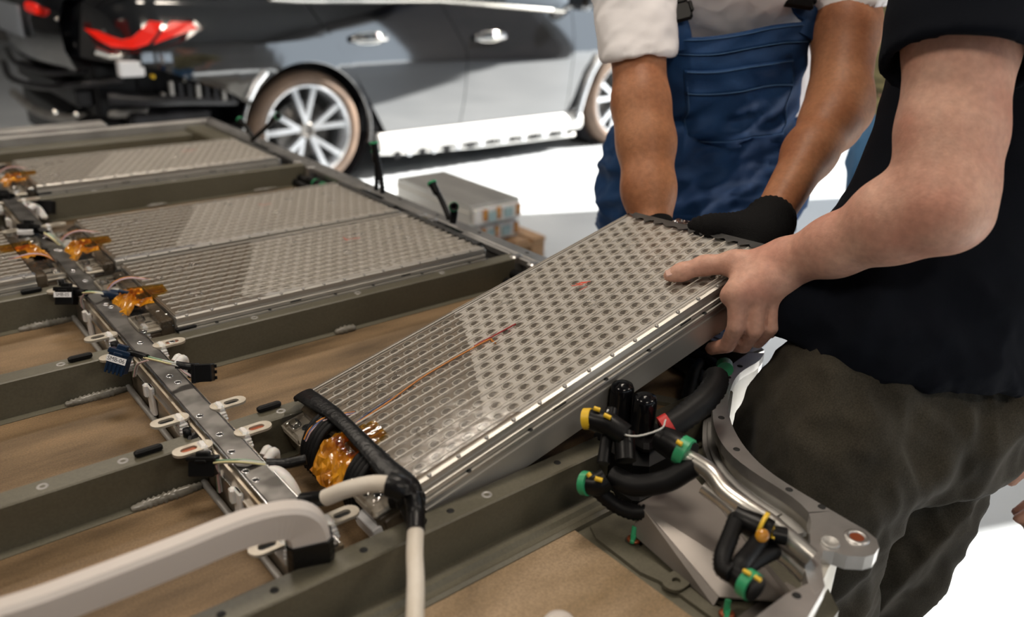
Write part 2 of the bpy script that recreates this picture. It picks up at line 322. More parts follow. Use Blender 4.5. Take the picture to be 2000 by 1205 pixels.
cross_member(CM[1], -.43, .268, [-.1, .0, .096, .180]); cross_member(CM[1], .311, 1.02, [.375, .47, .6, .73, .86])
cross_member(CM[2], -.43, .268, [-.1, .0, .09, .183]); cross_member(CM[2], .311, 1.02, [.47, .66, .84])
for yc in CM[3:]:
    cross_member(yc, -.43, .268, [.0, .14]); cross_member(yc, .311, 1.02, [.47, .66, .84])
# weld beads where the cross members meet the spine
def bead(p0, p1, r=.006, n=14):
    b = MB(); p0 = Vector(p0); p1 = Vector(p1); pts = []; rr = []
    for i in range(n * 2 + 1):
        q = i / (n * 2); pts.append(p0.lerp(p1, q)); rr.append(r * (1.0 if i % 2 else .72) * (1 - .5 * abs(2 * q - 1) ** 4) * random.uniform(.9, 1.15))
    b.tube(pts, rr, 8); part('weld_bead', b, 'bead', tray)
for yc in CM[1:6]:
    bead((.175, yc - .022, .697), (.258, yc - .022, .697), .0075)
bead((.60, CM[2] - .023, .698), (.64, CM[2] - .023, .698), .008, 5); bead((.58, CM[5] - .022, .698), (.63, CM[5] - .022, .698), .006, 6); bead((.86, CM[5] - .022, .698), (.93, CM[5] - .022, .698), .005, 6)
bead((.72, CM[0] - .022, .697), (.79, CM[0] - .022, .697), .006); bead((.40, CM[1] - .022, .697), (.44, CM[1] - .022, .697), .005, 6)
# folded drain channel in front of the first cross member
b = MB(); b.extr_x([(.545, .690), (.545, .696), (.549, .699), (.553, .696), (.560, .696), (.564, .701), (.570, .701), (.573, .690)][::-1], -.43, .70); part('front_channel', b, 'olive', tray)
# side rail (right), back rail, left rail
def rail_prof(): return None
b = MB(); b.bb(1.028, 1.062, .64, 2.93, .672, .752, bev=.003); b.bb(1.018, 1.030, .70, 2.90, .735, .750, bev=.002); rr_ = part('side_rail', b, 'alu', tray)
for y in np.arange(.72, 2.9, .16): inst('bolt_hole', hole_me, rr_, Vector((1.046, float(y), .752)) - wloc(tray))
b = MB(); b.bb(-.46, 1.06, 2.905, 2.945, .672, .752, bev=.003); part('rear_rail', b, 'alu_dull', tray)
b = MB(); b.bb(-.46, .72, 2.96, 3.03, .672, .760, bev=.004); part('rear_ledge', b, 'alu_dull', tray)
for x_ in (30, 48, 90, 108):
    e = P(x_, 257, .742); b = MB(); b.box((e[0], 2.955, .742), (.014, .012, .010), bev=.003); part('rubber_seal', b, 'red', tray)
b = MB(); b.bb(-.46, 1.0, 2.83, 2.905, .690, .725, bev=.004); part('rear_step', b, 'olive', tray)
b = MB(); b.bb(-.462, -.43, .30, 2.93, .672, .752, bev=.003); part('side_rail', b, 'alu', tray)
b = MB(); b.bb(.95, 1.018, 2.55, 2.9, .69, .74, bev=.006); part('corner_gusset', b, 'olive', tray)
# aluminium blocks that hold the rail between the modules
for y in (1.145, 1.20, 1.50, 1.545, 1.80, 2.10, 2.18, 2.47):
    b = MB(); b.bb(1.004, 1.030, y - .009, y + .009, .70, .753, bev=.003); part('rail_block', b, 'alu', tray)
# curved front frame with its lug
s_ = 2.171
def FP(L): return [P(1050 + x / s_, 650 + y / s_, .755)[:2] for x, y in L]
outer = FP([(962, 85), (945, 122), (880, 150), (835, 190), (810, 260), (806, 330), (830, 410), (880, 490), (950, 565), (1040, 630), (1150, 695), (1250, 755)])
inner = FP([(895, 85), (870, 100), (800, 150), (760, 210), (740, 300), (745, 400), (790, 490), (870, 560), (960, 620), (1060, 680), (1120, 720), (1150, 760)])
def resample(L, n):
    L = np.array(L); d = np.r_[0, np.cumsum(np.linalg.norm(np.diff(L, axis=0), axis=1))]; q = np.linspace(0, d[-1], n)
    return np.stack([np.interp(q, d, L[:, 0]), np.interp(q, d, L[:, 1])], 1)
def smooth2(L, it=2):
    L = L.copy()
    for _ in range(it): L[1:-1] = .25 * L[:-2] + .5 * L[1:-1] + .25 * L[2:]
    return L
O = smooth2(resample(outer, 30)); I = smooth2(resample(inner, 30))
b = MB(); n = len(O); V = []
for (A, z) in ((O, .755), (I, .755), (O, .7415), (I, .7415)): V += [(x, y, z) for x, y in A]
F = []
for i in range(n - 1):
    F += [(i, i + 1, n + i + 1, n + i), (2 * n + i + 1, 2 * n + i, 3 * n + i, 3 * n + i + 1), (i + 1, i, 2 * n + i, 2 * n + i + 1), (n + i, n + i + 1, 3 * n + i + 1, 3 * n + i)]
F += [(0, n, 3 * n, 2 * n), (n - 1, 3 * n - 1, 4 * n - 1, 2 * n - 1)]
b.add(V, [f[::-1] for f in F]); cf = part('curved_frame', b, 'alu', tray)
Cn = (O + I) / 2
for q in (.16, .27, .38, .52, .70, .93):
    k = int(q * (n - 1)); inst('bolt_hole', hole_me, cf, Vector((Cn[k][0], Cn[k][1], .755)) - wloc(tray))
W = O * .45 + I * .55                                                   # wall below the band
b = MB(); V = []
for (A, z) in ((O * .80 + I * .20, .742), (O * .35 + I * .65, .742), (O * .80 + I * .20, .655), (O * .35 + I * .65, .655)): V += [(x, y, z) for x, y in A]
b.add(V, [f[::-1] for f in F]); part('curved_wall', b, 'alu_pale', tray)
# inner step of the curved frame
b = MB(); Is = I + (I - O) * .45; V = []
for (A, z) in ((I * .9 + O * .1, .728), (Is, .726), (I * .9 + O * .1, .722), (Is, .720)): V += [(x, y, z) for x, y in A]
b.add(V[:], [f[::-1] for f in F]); part('inner_step', b, 'alu_dull', tray)
# front casting: web, lug with its eye and the front rail
web = [P(*q, .755)[:2] for q in [(1626, 998), (1660, 1018), (1690, 1035), (1712, 1053), (1717, 1070), (1708, 1083), (1690, 1088), (1655, 1086), (1630, 1078), (1608, 1076), (1603, 1092), (1608, 1130), (1612, 1146), (1592, 1160)]]
web += [P(*q, .755)[:2] for q in [(1579, 1140), (1572, 1110), (1582, 1060), (1584, 1020), (1580, 1003)]]
b = MB(); b.prism([tuple(p) for p in web][::-1], .7385, .7552); lug = part('lug_casting', b, 'alu', tray)
e = P(1674, 1047, .757); b = MB()
b.lathe([(.0075, -.012), (.0075, .0012), (.0095, .0022), (.0125, .0018), (.0135, -.001)], (e[0], e[1], .755), n=24); part('eye_ring', b, 'alu', lug)
b = MB(); b.lathe([(0, -.001), (.0075, -.001)], (e[0], e[1], .7565), n=20); part('eye_bore', b, 'copper', lug)
e2 = P(1622, 1058, .757); b = MB(); b.lathe([(0, .0004), (.006, .0006), (.008, .003), (.0095, .003), (.010, -.001)], (e2[0], e2[1], .755), n=18); part('bolt_seat', b, 'alu_dull', lug)
for q in ((1605, 990), (1556, 1163)):
    e = P(*q, .755); inst('bolt_hole', hole_me, lug, Vector((e[0], e[1], .7553)) - wloc(tray))
fr = [P(*q, .755)[:2] for q in [(1579, 1139), (1612, 1146), (1530, 1206)]]
b = MB(); a0, a1 = P(1579, 1139, .755), P(1612, 1146, .755)
b.prism([(-.46, .266), (a1[0] - .05, .270), (a1[0], a1[1]), (a0[0], a0[1]), (a0[0] - .03, .300), (-.46, .300)], .7395, .7548); part('front_rail', b, 'alu', tray)
b = MB(); b.prism([(-.46, .270), (a1[0] - .05, .274), (a1[0] - .004, a1[1] + .004), (a0[0] - .02, .29), (-.46, .288)], .655, .7395); part('front_wall', b, 'alu_pale', tray)
b = MB(); k0 = W[-1]; b.prism([(k0[0] - .01, k0[1]), (a0[0] + .012, a0[1] + .01), (a1[0] - .004, a1[1] + .006), (k0[0] + .004, k0[1] - .03)][::-1], .66, .739); part('corner_wall', b, 'alu_pale', tray)
# slotted side strip with holes inside the front right corner
e = P(1320, 1140, .694); b = MB(); b.prism([(.582, .30), (.598, .30), (.60, .40), (.596, .52), (.586, .54), (.576, .52), (.574, .45), (.580, .43), (.582, .40)], .690, .6945); part('edge_strip', b, 'olive', tray)
b = MB(); b.ring_plate(stadium(e[0], e[1], .004, .0125), stadium(e[0], e[1], .0002, .0045), .6945, .6985); part('fixing_tab', b, 'olive', tray)

# ------------------------------------------------------------------ spine beam with its copper tabs
b = MB(); b.bb(.269, .310, .618, 2.88, .690, .7515); spine = part('spine_beam', b, 'steel_side', tray); SW = wloc(tray)
b = MB(); b.bb(.2755, .3045, .618, 2.88, .7515, .7575, bev=.0012); part('top_plate', b, 'steel_top', spine)
b = MB(); b.tube([(.2745, .618, .756), (.2745, 2.88, .756)], .0014, 8); b.tube([(.3060, .618, .7555), (.3060, 2.88, .7555)], .0010, 8); part('rolled_edge', b, 'steel_edge', spine)
b = MB(); b.bb(.2645, .269, .618, 2.88, .7345, .7385); b.bb(.310, .314, .618, 2.88, .7345, .7385); part('side_flange', b, 'steel_edge', spine)
b = MB(); b.lathe([(0, .0001), (.0034, .0002), (.0034, .0009), (.0044, .0009), (.0046, -.0005)], (0, 0, 0), n=12); slot_me = b.mesh('plate_hole', ['hole'])
b2 = MB(); b2.lathe([(.0034, .0002), (.0036, .0010), (.0046, .0009), (.0048, -.0005)], (0, 0, 0), n=12); b2.lathe([(0, .0002), (.0036, .0002)], (0, 0, 0), n=12, mi=1); slot_me = b2.mesh('plate_hole', ['steel_edge', 'hole'])
for (x, y) in [(336, 668), (281, 648), (331, 735), (347, 747), (390, 813), (429, 849), (452, 883), (274, 670), (207, 595), (217, 600), (167, 549), (143, 529), (140, 564), (110, 488), (118, 489), (88, 464), (480, 921), (500, 938)]:
    e = P(x, y, .7575); inst('plate_hole', slot_me, spine, Vector((e[0], e[1], .7576)) - SW)
# one tab mesh: slot-holed plate, x from -0.030 (tip) to 0.028 (root)
b = MB(); b.ring_plate([(x, y) for x, y in stadium(-.012, 0, .013, .0105, 8)], [(x, y) for x, y in stadium(-.0165, 0, .005, .0048, 8)], -.0016, .0016)
b.bb(-.003, .004, -.005, .005, .00155, .0018, mi=2)
b.add([(x, y, -.0012) for x, y in stadium(-.0165, 0, .0048, .0045, 8)], [tuple(range(18))], 1)
tab_me = b.mesh('busbar_tab', ['tab', 'hole', 'ochre'])
b = MB(); b.ring_plate([(x, y) for x, y in stadium(-.012, 0, .013, .0105, 8)], [(x, y) for x, y in stadium(-.0165, 0, .005, .0048, 8)], -.0016, .0016)
b.bb(-.003, .004, -.005, .005, .00155, .0018, mi=2); b.add([(x, y, -.0004) for x, y in stadium(-.0165, 0, .0048, .0045, 8)], [tuple(range(18))], 1)
tabc_me = b.mesh('busbar_tab', ['tab', 'copper', 'ochre'])
b = MB()
for k in range(5): b.box((0, 0, .004 * k - .012), (.013 - .0012 * abs(k - 2), .030 - .002 * abs(k - 2), .0046), bev=.0015)
b.box((-.001, .0, .008), (.011, .022, .01), bev=.003); ins2_me = b.mesh('insulator', ['silicone'])
b = MB(); b.box((0, 0, 0), (.032, .0085, .008), bev=.002); pad_me = b.mesh('rubber_pad', ['rubber'])
for yc in CM[1:] + [.622]:
    for sgn in (-1, 1):
        for dy in ((-.034, .045) if yc > .7 else (.032,)):
            xh = .2865 + sgn * .0415; y = yc + dy
            if sgn > 0 and yc in (CM[5], CM[6]) and dy > 0: pass
            inst('busbar_tab', tabc_me if dy < 0 else tab_me, spine, Vector((xh + (.0165 if sgn < 0 else -.0165), y, .7575)) - SW, (0, 0, 0) if sgn < 0 else (0, 0, PI))
            inst('insulator', ins2_me, spine, Vector((.2865 + sgn * .0245, y, .748)) - SW, (0, 0, 0) if sgn < 0 else (0, 0, PI))
        if yc > .7:
            inst('rubber_pad', pad_me, spine, Vector((.2865 + sgn * .078, yc + (.012 if sgn > 0 else -.002), .7545)) - SW)
# moulded clips and wax drips on the beam sides
for yc in CM[1:]:
    b = MB(); b.box((.262, yc + .006, .742), (.014, .014, .022), bev=.003); b.lathe([(0, 0), (.005, 0), (.005, .012), (0, .012)], (.258, yc + .01, .748), n=10); part('clip', b, 'black_plastic', spine)
    b = MB(); b.tube(smooth_path([(.312, yc - .10, .752), (.322, yc - .095, .757), (.326, yc - .09, .745), (.322, yc - .086, .725)]), .006, 8); b.tube(smooth_path([(.312, yc - .088, .752), (.320, yc - .083, .756), (.324, yc - .078, .745), (.318, yc - .075, .73)]), .005, 8); part('silicone_sleeve', b, 'silicone', spine)
    b = MB(); b.box((.2655, yc - .125, .722), (.006, .020, .045), bev=.002); b.box((.262, yc - .118, .735), (.008, .010, .02), bev=.002); part('silicone_sleeve', b, 'silicone', spine)
b = MB(); b.tube([(.262, .625, .696), (.262, 2.85, .696)], .0045, 8); part('edge_strip', b, 'alu_dull', spine)

# ------------------------------------------------------------------ battery modules (local: x along the length, y across, z=0 the cover top)
ML, MW = .60, .14
def shell_prof():
    R = [(.1385, -.0065), (.1390, -.0040), (.1445, -.0060), (.1445, -.0110), (.1410, -.0125), (.1410, -.0165), (.1470, -.0185), (.1470, -.0235), (.1445, -.0255), (.1500, -.0258), (.1500, -.0288), (.1420, -.0295), (.1410, -.0420), (.1425, -.0430), (.1425, -.0460), (.1405, -.0470), (.1385, -.0780), (.1330, -.0800)]
    return R + [(-y, z) for y, z in R[::-1]]
b = MB(); b.extr_x(shell_prof()[::-1], 0, ML); casing_me = b.mesh('casing', ['alu_case'])
b = MB(); b.bb(.002, ML - .002, -.1380, .1380, -.0066, -.0048); deck_me = b.mesh('cell_deck', ['deck'])
# cells in a hexagonal pattern
def cell_geo(b, x, y, z=-.0048):
    n = 8; c = [(math.cos(2 * PI * i / n), math.sin(2 * PI * i / n)) for i in range(n)]
    V = [(x + .0058 * u, y + .0054 * w, z + .0003) for u, w in c] + [(x + .0061 * u, y + .0057 * w, z + .0017) for u, w in c] + [(x + .0078 * u, y + .0074 * w, z + .0016) for u, w in c] + [(x + .0086 * u, y + .0082 * w, z) for u, w in c]
    b.add(V[:n], [tuple(range(n))], 1)
    F = []
    for k in (0, 1, 2):
        for i in range(n): j = (i + 1) % n; F.append((k * n + i, k * n + j, (k + 1) * n + j, (k + 1) * n + i))
    b.add(V, F, 0)
    b.add([(x + .0004, y - .0052, z + .0005), (x + .0056, y - .0030, z + .0013), (x + .0052, y + .0006, z + .0013), (x - .0004, y - .0014, z + .0005)], [(0, 1, 2, 3)], 2)
cells = []
NR = 13; py = .0205
for r in range(NR):
    y = (r - (NR - 1) / 2) * py
    for k in range(26): cells.append((.0165 + .0221 * k + (.0110 if r % 2 else 0), y))
b = MB(); cell_geo(b, 0, 0, 0); cell_me = b.mesh('cell_well', ['cell_ring', 'cell_dark', 'nickel'])
b = MB()
for x, y in cells: cell_geo(b, x, y)
cells_me = b.mesh('cell_wells', ['cell_ring', 'cell_dark', 'nickel'])
# clear cover: thin sheet with turned-down edge
b = MB(); b.add([(0, -.139, 0), (ML, -.139, 0), (ML, .139, 0), (0, .139, 0), (-.002, -.1405, -.005), (ML + .002, -.1405, -.005), (ML + .002, .1405, -.005), (-.002, .1405, -.005)], [(0, 1, 2, 3), (0, 4, 5, 1), (1, 5, 6, 2), (2, 6, 7, 3), (3, 7, 4, 0)])
for (cx, cy, r) in ((.055, -.075, .011), (.07, .055, .012), (.10, .062, .008), (.03, .03, .008), (.30, .085, .010), (.43, .055, .010), (.36, -.03, .009), (.50, -.02, .010), (.52, .05, .010)):
    b.lathe([(r, 0), (r - .0008, .0016), (r - .0022, .0016), (r - .003, 0)], (cx, cy, 0), n=16)
cover_me = b.mesh('clear_cover', ['clear'])
b = MB(); b.extr_x([(-.0007, 0), (-.0004, .0010), (.0004, .0010), (.0007, 0)][::-1], .003, ML - .012); rib_me = b.mesh('cover_rib', ['rib'])
b = MB(); b.lathe([(0, .0022), (.0020, .0021), (.0026, .0014), (.0026, -.0025)], (0, 0, 0), n=10); stud_me = b.mesh('rivet', ['alu_dull'])
b = MB(); b.lathe([(0, .0002), (.0030, .0003), (.0034, -.0003)], (0, 0, 0), n=10); fh_me = b.mesh('flange_hole', ['hole'])
b = MB(); b.box((0, 0, 0), (.020, .0008, .0022)); fs_me = b.mesh('flange_slot', ['hole'])
b = MB(); b.bb(ML, ML + .016, -.132, .132, -.070, -.012, bev=.004); endcap_me = b.mesh('end_cap', ['alu_dull'])
b = MB()
V = []; F = []; nn = 40
for i in range(nn + 1):
    y = -.128 + .256 * i / nn; w = .010 + .004 * math.sin(i * 1.7) + .002 * math.sin(i * 4.1)
    V += [(ML - w, y, .0012), (ML + .004, y, .0016), (ML + .017, y, -.010)]
for i in range(nn):
    for j in range(2): F.append((i * 3 + j, i * 3 + j + 1, i * 3 + j + 4, i * 3 + j + 3))
b.add(V, F); seal_me = b.mesh('end_seal', ['seal'])
b = MB(); b.bb(ML + .004, ML + .022, -.045, .052, -.004, -.001, bev=.0008); clip_me = b.mesh('clear_lip', ['clear_tab'])
# terminal end
b = MB(); b.bb(-.046, .0, -.128, .128, -.074, -.034, bev=.004); b.bb(-.020, .0, -.130, .130, -.040, -.010, bev=.003); block_me = b.mesh('terminal_block', ['block_brown'])
def term(b):
    b.box((0, 0, -.003), (.044, .056, .006), bev=.002, mi=0); b.lathe([(0, .0012), (.006, .0012), (.0065, -.001)], (0.001, 0, 0), n=14, mi=1)
    b.box((0, 0, -.018), (.040, .052, .024), bev=.004, mi=2)
    for sx in (-1, 1): b.box((sx * .021, 0, .003), (.0025, .052, .007), bev=.001, mi=0)
    b.box((0, .026, .003), (.040, .0025, .007), bev=.001, mi=0); b.box((-.008, .012, .006), (.012, .016, .009), bev=.002, mi=3)
b = MB(); term(b); term_me = b.mesh('terminal_box', ['tab', 'hole', 'block_brown', 'clear_tab'])
b = MB(); b.add([(-.05, -.132, -.006), (.0, -.132, -.004), (.0, -.062, -.004), (-.05, -.066, -.008), (-.052, -.134, -.020), (.0, -.134, -.020), (-.052, -.064, -.024)], [(0, 1, 2, 3), (0, 4, 5, 1), (3, 6, 4, 0)]); shield_me = b.mesh('clear_shield', ['clear_tab'])
# crumpled amber tape
b = MB(); nx, ny = 12, 16; V = []; F = []
for i in range(nx + 1):
    for j in range(ny + 1):
        u, w = i / nx, j / ny; x = -.062 + .060 * u; y = -.050 + .075 * w
        z = -.010 - .028 * max(0, .45 - u) * 2 + random.uniform(-1, 1) * .0042 * (1 - .75 * u) + .004 * math.sin(w * 9)
        V.append((x + random.uniform(-.002, .002), y + random.uniform(-.0022, .0022), z))
for i in range(nx):
    for j in range(ny): F.append((i * (ny + 1) + j, (i + 1) * (ny + 1) + j, (i + 1) * (ny + 1) + j + 1, i * (ny + 1) + j + 1))
b.add(V, F); tape_me = b.mesh('amber_tape', ['kapton'])
b = MB(); b.add([(-.030, -.046, .0016), (.022, -.042, .0014), (.026, -.004, .0014), (-.028, .010, .0016)], [(0, 1, 2, 3)]); clear_mat('amber_clear', tint=(1.0, .62, .08), rough=.12, bump=.8, bscale=60, base=.06); tape2_me = b.mesh('amber_film', ['amber_clear'])
def cable_arch(y0, y1, n=5, r=.0040):
    b = MB()
    for k in range(n):
        y = y0 + (y1 - y0) * k / max(1, n - 1)
        b.tube(smooth_path([(.004, y + .006, -.006), (-.016, y + .003, .0015), (-.036, y, -.006), (-.052, y - .002, -.026), (-.055, y - .002, -.050)], 4), r, 7)
    return b
arch_a_me = cable_arch(.030, .062).mesh('cable_bundle', ['rubber']); arch_b_me = cable_arch(-.078, -.054, 4).mesh('cable_bundle', ['rubber'])
b = MB()
for k, c in enumerate((0, 1, 2)): b.tube(smooth_path([(.02, .040 - .003 * k, -.003), (-.012, .052 - .003 * k, .004), (-.034, .056 - .003 * k, -.001), (-.046, .058 - .003 * k, -.012)], 4), .0011, 6, mi=c)
wires_me = b.mesh('sense_wires', ['wire_orange', 'wire_blue', 'wire_pink'])
b = MB(); b.bb(-.058, -.040, -.125, -.075, -.062, -.040, bev=.001); lab_me = b.mesh('grey_label', ['label_white'])
def marker(parent, pts, w=.0016, z=.0014):
    b = MB()
    for A, B in zip(pts[:-1], pts[1:]):
        A = Vector((*A, z)); B = Vector((*B, z)); d = (B - A).normalized() * w * .5; nvec = Vector((-d.y, d.x, 0))
        b.add([A + nvec - d, A - nvec - d, B - nvec + d, B + nvec + d], [(0, 1, 2, 3)])
    return part('marker_scribble', b, 'marker_red', parent, world=False)
fl = [(.239, .1375), (.235, .121), (.219, .082), (.200, .045), (.166, -.018), (.12, -.102), (.118, -.115), (.126, -.126), (.142, -.126), (.150, -.1375)]
b = MB(); b.prism(fl + [(ML - .004, -.1375), (ML - .004, .1375)], -.0049, -.0044); film_me = b.mesh('pale_film', ['film'])
def make_module(label, loc, rot, single_cells=False, group=None, full=True):
    t = thing('battery_module', label, 'battery module', loc, rot, group)
    inst('casing', casing_me, t); inst('cell_deck', deck_me, t); inst('pale_film', film_me, t)
    if single_cells:
        order = sorted(cells, key=lambda c: c[0] - c[1] * .3)
        for (x, y) in order[:300]: inst('cell_well', cell_me, t, (x, y, -.0046))
        bb = MB()
        for (x, y) in order[300:]: cell_geo(bb, x, y, -.0046)
        part('cell_wells', bb, ['cell_ring', 'cell_dark', 'nickel'], t, world=False, kind='stuff')
    else:
        o = inst('cell_wells', cells_me, t); o['kind'] = 'stuff'
    cv = inst('clear_cover', cover_me, t)
    for r in range(NR + 1): inst('cover_rib', rib_me, cv, (0, (r - NR / 2) * py, 0))
    for sgn in (-1, 1):
        for k in range(15): inst('rivet', stud_me, t, (.017 + .0392 * k, sgn * .1415, -.0050), (sgn * -.5, 0, 0))
        for x in (.06, .149, .27, .345, .45, .56): inst('flange_hole', fh_me, t, (x, sgn * .1476, -.0257))
        for x in (.196, .415): inst('flange_slot', fs_me, t, (x, sgn * .1470, -.0212))
    inst('end_cap', endcap_me, t); inst('end_seal', seal_me, t); inst('clear_lip', clip_me, t)
    inst('terminal_block', block_me, t); inst('terminal_box', term_me, t, (-.030, .096, -.022)); inst('terminal_box', term_me, t, (-.030, -.100, -.022), (0, 0, 0))
    sh = inst('clear_shield', shield_me, t); inst('clear_shield', shield_me, t, (0, .196, 0))
    inst('amber_tape', tape_me, t); inst('amber_film', tape2_me, t)
    if single_cells: inst('cable_bundle', arch_a_me, t); inst('cable_bundle', arch_b_me, t)
    inst('sense_wires', wires_me, t); inst('grey_label', lab_me, t)
    return t
# lifted module: pose solved from the photograph's four cover corners
LR = Matrix(((0.96584, 0.04818, -0.25461), (-0.02790, 0.99618, 0.08271), (0.25762, -0.07278, 0.96350)))
LO = Vector((.407, .766, .777))
lm = make_module('silver battery module lifted at a slant by two pairs of hands', LO, LR.to_euler(), True)
def LW(x, y, z): return LO + LR @ Vector((x, y, z))
b = MB(); b.tube(smooth_path([(.0, .012, -.002), (.013, .014, -.0016), (.056, .018, -.0016), (.121, .028, -.0016), (.215, .026, -.0016), (.222, .018, -.0016), (.222, .010, -.002)]), .0013, 6); part('sense_wire', b, 'wire_orange', lm, world=False, label='thin orange sensing wire')
b = MB(); b.tube([(.20, .0295, -.0016), (.235, .027, -.0016), (.268, .025, -.0016)], .0013, 6); part('sense_wire', b, 'red', lm, world=False, label='thin red sensing wire')
b = MB(); b.tube(smooth_path([(.0, .015, -.003), (.03, .021, -.002), (.06, .023, -.002), (.075, .020, -.002)]), .0009, 6); part('sense_wire', b, 'wire_blue', lm, world=False, label='thin blue sensing wire')
marker(lm, [(.379, .032), (.389, .020), (.386, .031), (.396, .019), (.391, .029), (.401, .018)])
marker(lm, [(.376, .012), (.388, .010)], .0010)
MZ = TZ + .0290
m3 = make_module('in-tray battery module beside the empty bay, nearest of three on the right', (.352, (CM[2] + CM[3]) / 2, MZ), None)
m2 = make_module('in-tray battery module directly behind the nearest right-hand one', (.352, (CM[3] + CM[4]) / 2, MZ), None)
m1 = make_module('farthest battery module on the right, alone between two empty bays', (.352, (CM[5] + CM[6]) / 2, MZ), None)
ml = make_module('battery module at the left picture edge, left of the steel spine', (.221, (CM[3] + CM[4]) / 2, MZ), (0, 0, PI))
ml2 = make_module('battery module far left beyond the spine, partly out of view', (.221, (CM[5] + CM[6]) / 2, MZ), (0, 0, PI))
marker(m3, [(.395, .050), (.392, .032), (.400, .036), (.420, .030)]); marker(m2, [(.355, .048), (.362, .038), (.380, .040)]); marker(m1, [(.40, .03), (.44, .028)])
# strap over the lifted module's near end
st = thing('lifting_strap', 'black lifting strap across the near end of the raised module', 'strap', LW(-.01, 0, 0))
b = MB(); pts = [LW(-.008, .138, -.004), LW(-.008, .134, .003), LW(-.006, .10, .004), LW(-.004, .05, .0075), LW(-.006, .0, .0085), LW(-.009, -.05, .0078), LW(-.012, -.10, .0055), LW(-.013, -.135, .006), LW(-.013, -.150, .001), LW(-.012, -.154, -.014)]
wd = [.013, .0135, .013, .0105, .0095, .0105, .0125, .0145, .015, .013]
b.tube(pts, wd, 12, flat=.22, up=LR @ Vector((0, 0, 1))); part('band', b, 'tape_black', st)
b = MB(); b.tube(smooth_path([LW(-.014, -.140, .004), LW(-.020, -.156, -.002), LW(-.022, -.160, -.020), LW(-.018, -.158, -.040)]), [.012] * 3 + [.013] * 6 + [.010] * 10, 10); b.tube(smooth_path([LW(-.030, -.142, -.006), LW(-.018, -.158, -.004), LW(-.008, -.160, -.012)]), .010, 10); part('knot', b, 'tape_black', st)
kn = LW(-.018, -.158, -.030)
hz = thing('white_hose', 'white hose hanging straight down from the strap knot', 'hose', kn)
e1 = P(812, 1035, .70); p_end = np.array([D(806, 1215, .70)[0], D(806, 1215, .70)[1], D(806, 1215, .70)[2]])
b = MB(); b.tube(smooth_path([D(806, 965, .835), D(812, 1000, .83), D(812, 1036, .815)]), .0095, 12); part('sleeve', b, 'tape_black', hz)
b = MB(); b.tube(smooth_path([D(812, 1030, .82), D(810, 1080, .795), D(812, 1140, .765), D(810, 1215, .73), D(808, 1330, .69)]), .0085, 14); part('tube', b, 'hose_white', hz)
hz2 = thing('white_hose', 'short curved white hose over the lifted module terminals', 'hose', D(700, 955, .83))
b = MB(); b.tube(smooth_path([D(636, 972, .86), D(680, 955, .845), D(730, 945, .835), D(768, 947, .83)]), .0088, 14); part('tube', b, 'hose_white', hz2)
b = MB(); b.tube(smooth_path([D(590, 978, .875), D(615, 975, .868), D(642, 970, .858)]), .0085, 12); part('sleeve', b, 'tape_black', hz2); b = MB(); b.tube(smooth_path([D(760, 946, .831), D(776, 950, .829), D(790, 958, .83)]), .013, 12); part('sleeve', b, 'tape_black', hz2)
# ------------------------------------------------------------------ white lever in the foreground
lv = thing('lifting_lever', 'white curved lever arm in the left foreground with taped end', 'lever', (.30, .66, .695))
def sweep_rect(path, w, h, sidev, bev=.003, mi=0):
    """rectangular section swept along a path; sidev: thickness direction"""
    b = MB(); V = []; F = []; n = 8; k = len(path)
    for i, p in enumerate(path):
        t = (path[min(i + 1, k - 1)] - path[max(i - 1, 0)]).normalized(); s = Vector(sidev); s = (s - t * s.dot(t)).normalized(); u = t.cross(s)
        ww = (w[i] if isinstance(w, list) else w) / 2; hh = (h[i] if isinstance(h, list) else h) / 2
        for (a, c) in ((-ww + bev, -hh), (ww - bev, -hh), (ww, -hh + bev), (ww, hh - bev), (ww - bev, hh), (-ww + bev, hh), (-ww, hh - bev), (-ww, -hh + bev)): V.append(p + s * a + u * c)
    for i in range(k - 1):
        for j in range(n): l = (j + 1) % n; F.append((i * n + j, i * n + l, (i + 1) * n + l, (i + 1) * n + j))
    b.add(V, F, mi, False); b.add(V[:n], [tuple(range(n))[::-1]], mi); b.add(V[-n:], [tuple(range(n))], mi); return b
LZ = .800
def lp(x, y, z): return Vector([float(c) for c in P(x, y, z)])
path = smooth_path([lp(-420, 1440, .815), lp(-130, 1262, .812), lp(100, 1180, .812), lp(330, 1092, .812), (lp(470, 1036, .812)), lp(555, 1016, .808), lp(592, 1025, .796), lp(606, 1062, .772), lp(606, 1095, .745)], 6)
kk = len(path); hh = [.036] * (kk - 26) + [.036 + .004 * min(1, i / 10) for i in range(26)]
part('arm', sweep_rect(path, .020, hh[:kk], (.35, .94, .1), .004), 'white_plastic', lv)
pe = path[-1]; b = sweep_rect([path[-9], path[-5], path[-1], pe + Vector((0.004, .003, -.025)), pe + Vector((0.006, .004, -.05))], .025, .045, (.35, .94, .1), .005); part('tape_wrap', b, 'tape_black', lv)
b = MB(); e = path[-14] + Vector((.004, -.011, .012)); b.lathe([(0, .0006), (.0024, .0006), (.003, 0)], e, (-.35, -.94, .25), 10); part('pin', b, 'hole', lv)
# unidentified white dome, built as a hose cap, peeping in at the lower picture edge
e = P(1093, 1212, .72); wd_ = thing('white_dome', 'unidentified white plastic dome at the bottom picture edge', 'plastic dome', (e[0], e[1], .6945))
b = MB(); b.lathe([(0, .030), (.008, .0292), (.014, .026), (.0175, .020), (.018, 0.0)], (e[0], e[1], .6945), n=24); part('dome', b, 'white_plastic', wd_)
b = MB(); b.lathe([(.018, .0), (.021, .0), (.021, .004), (.018, .005)], (e[0], e[1], .6945), n=24); part('collar', b, 'white_plastic', wd_)

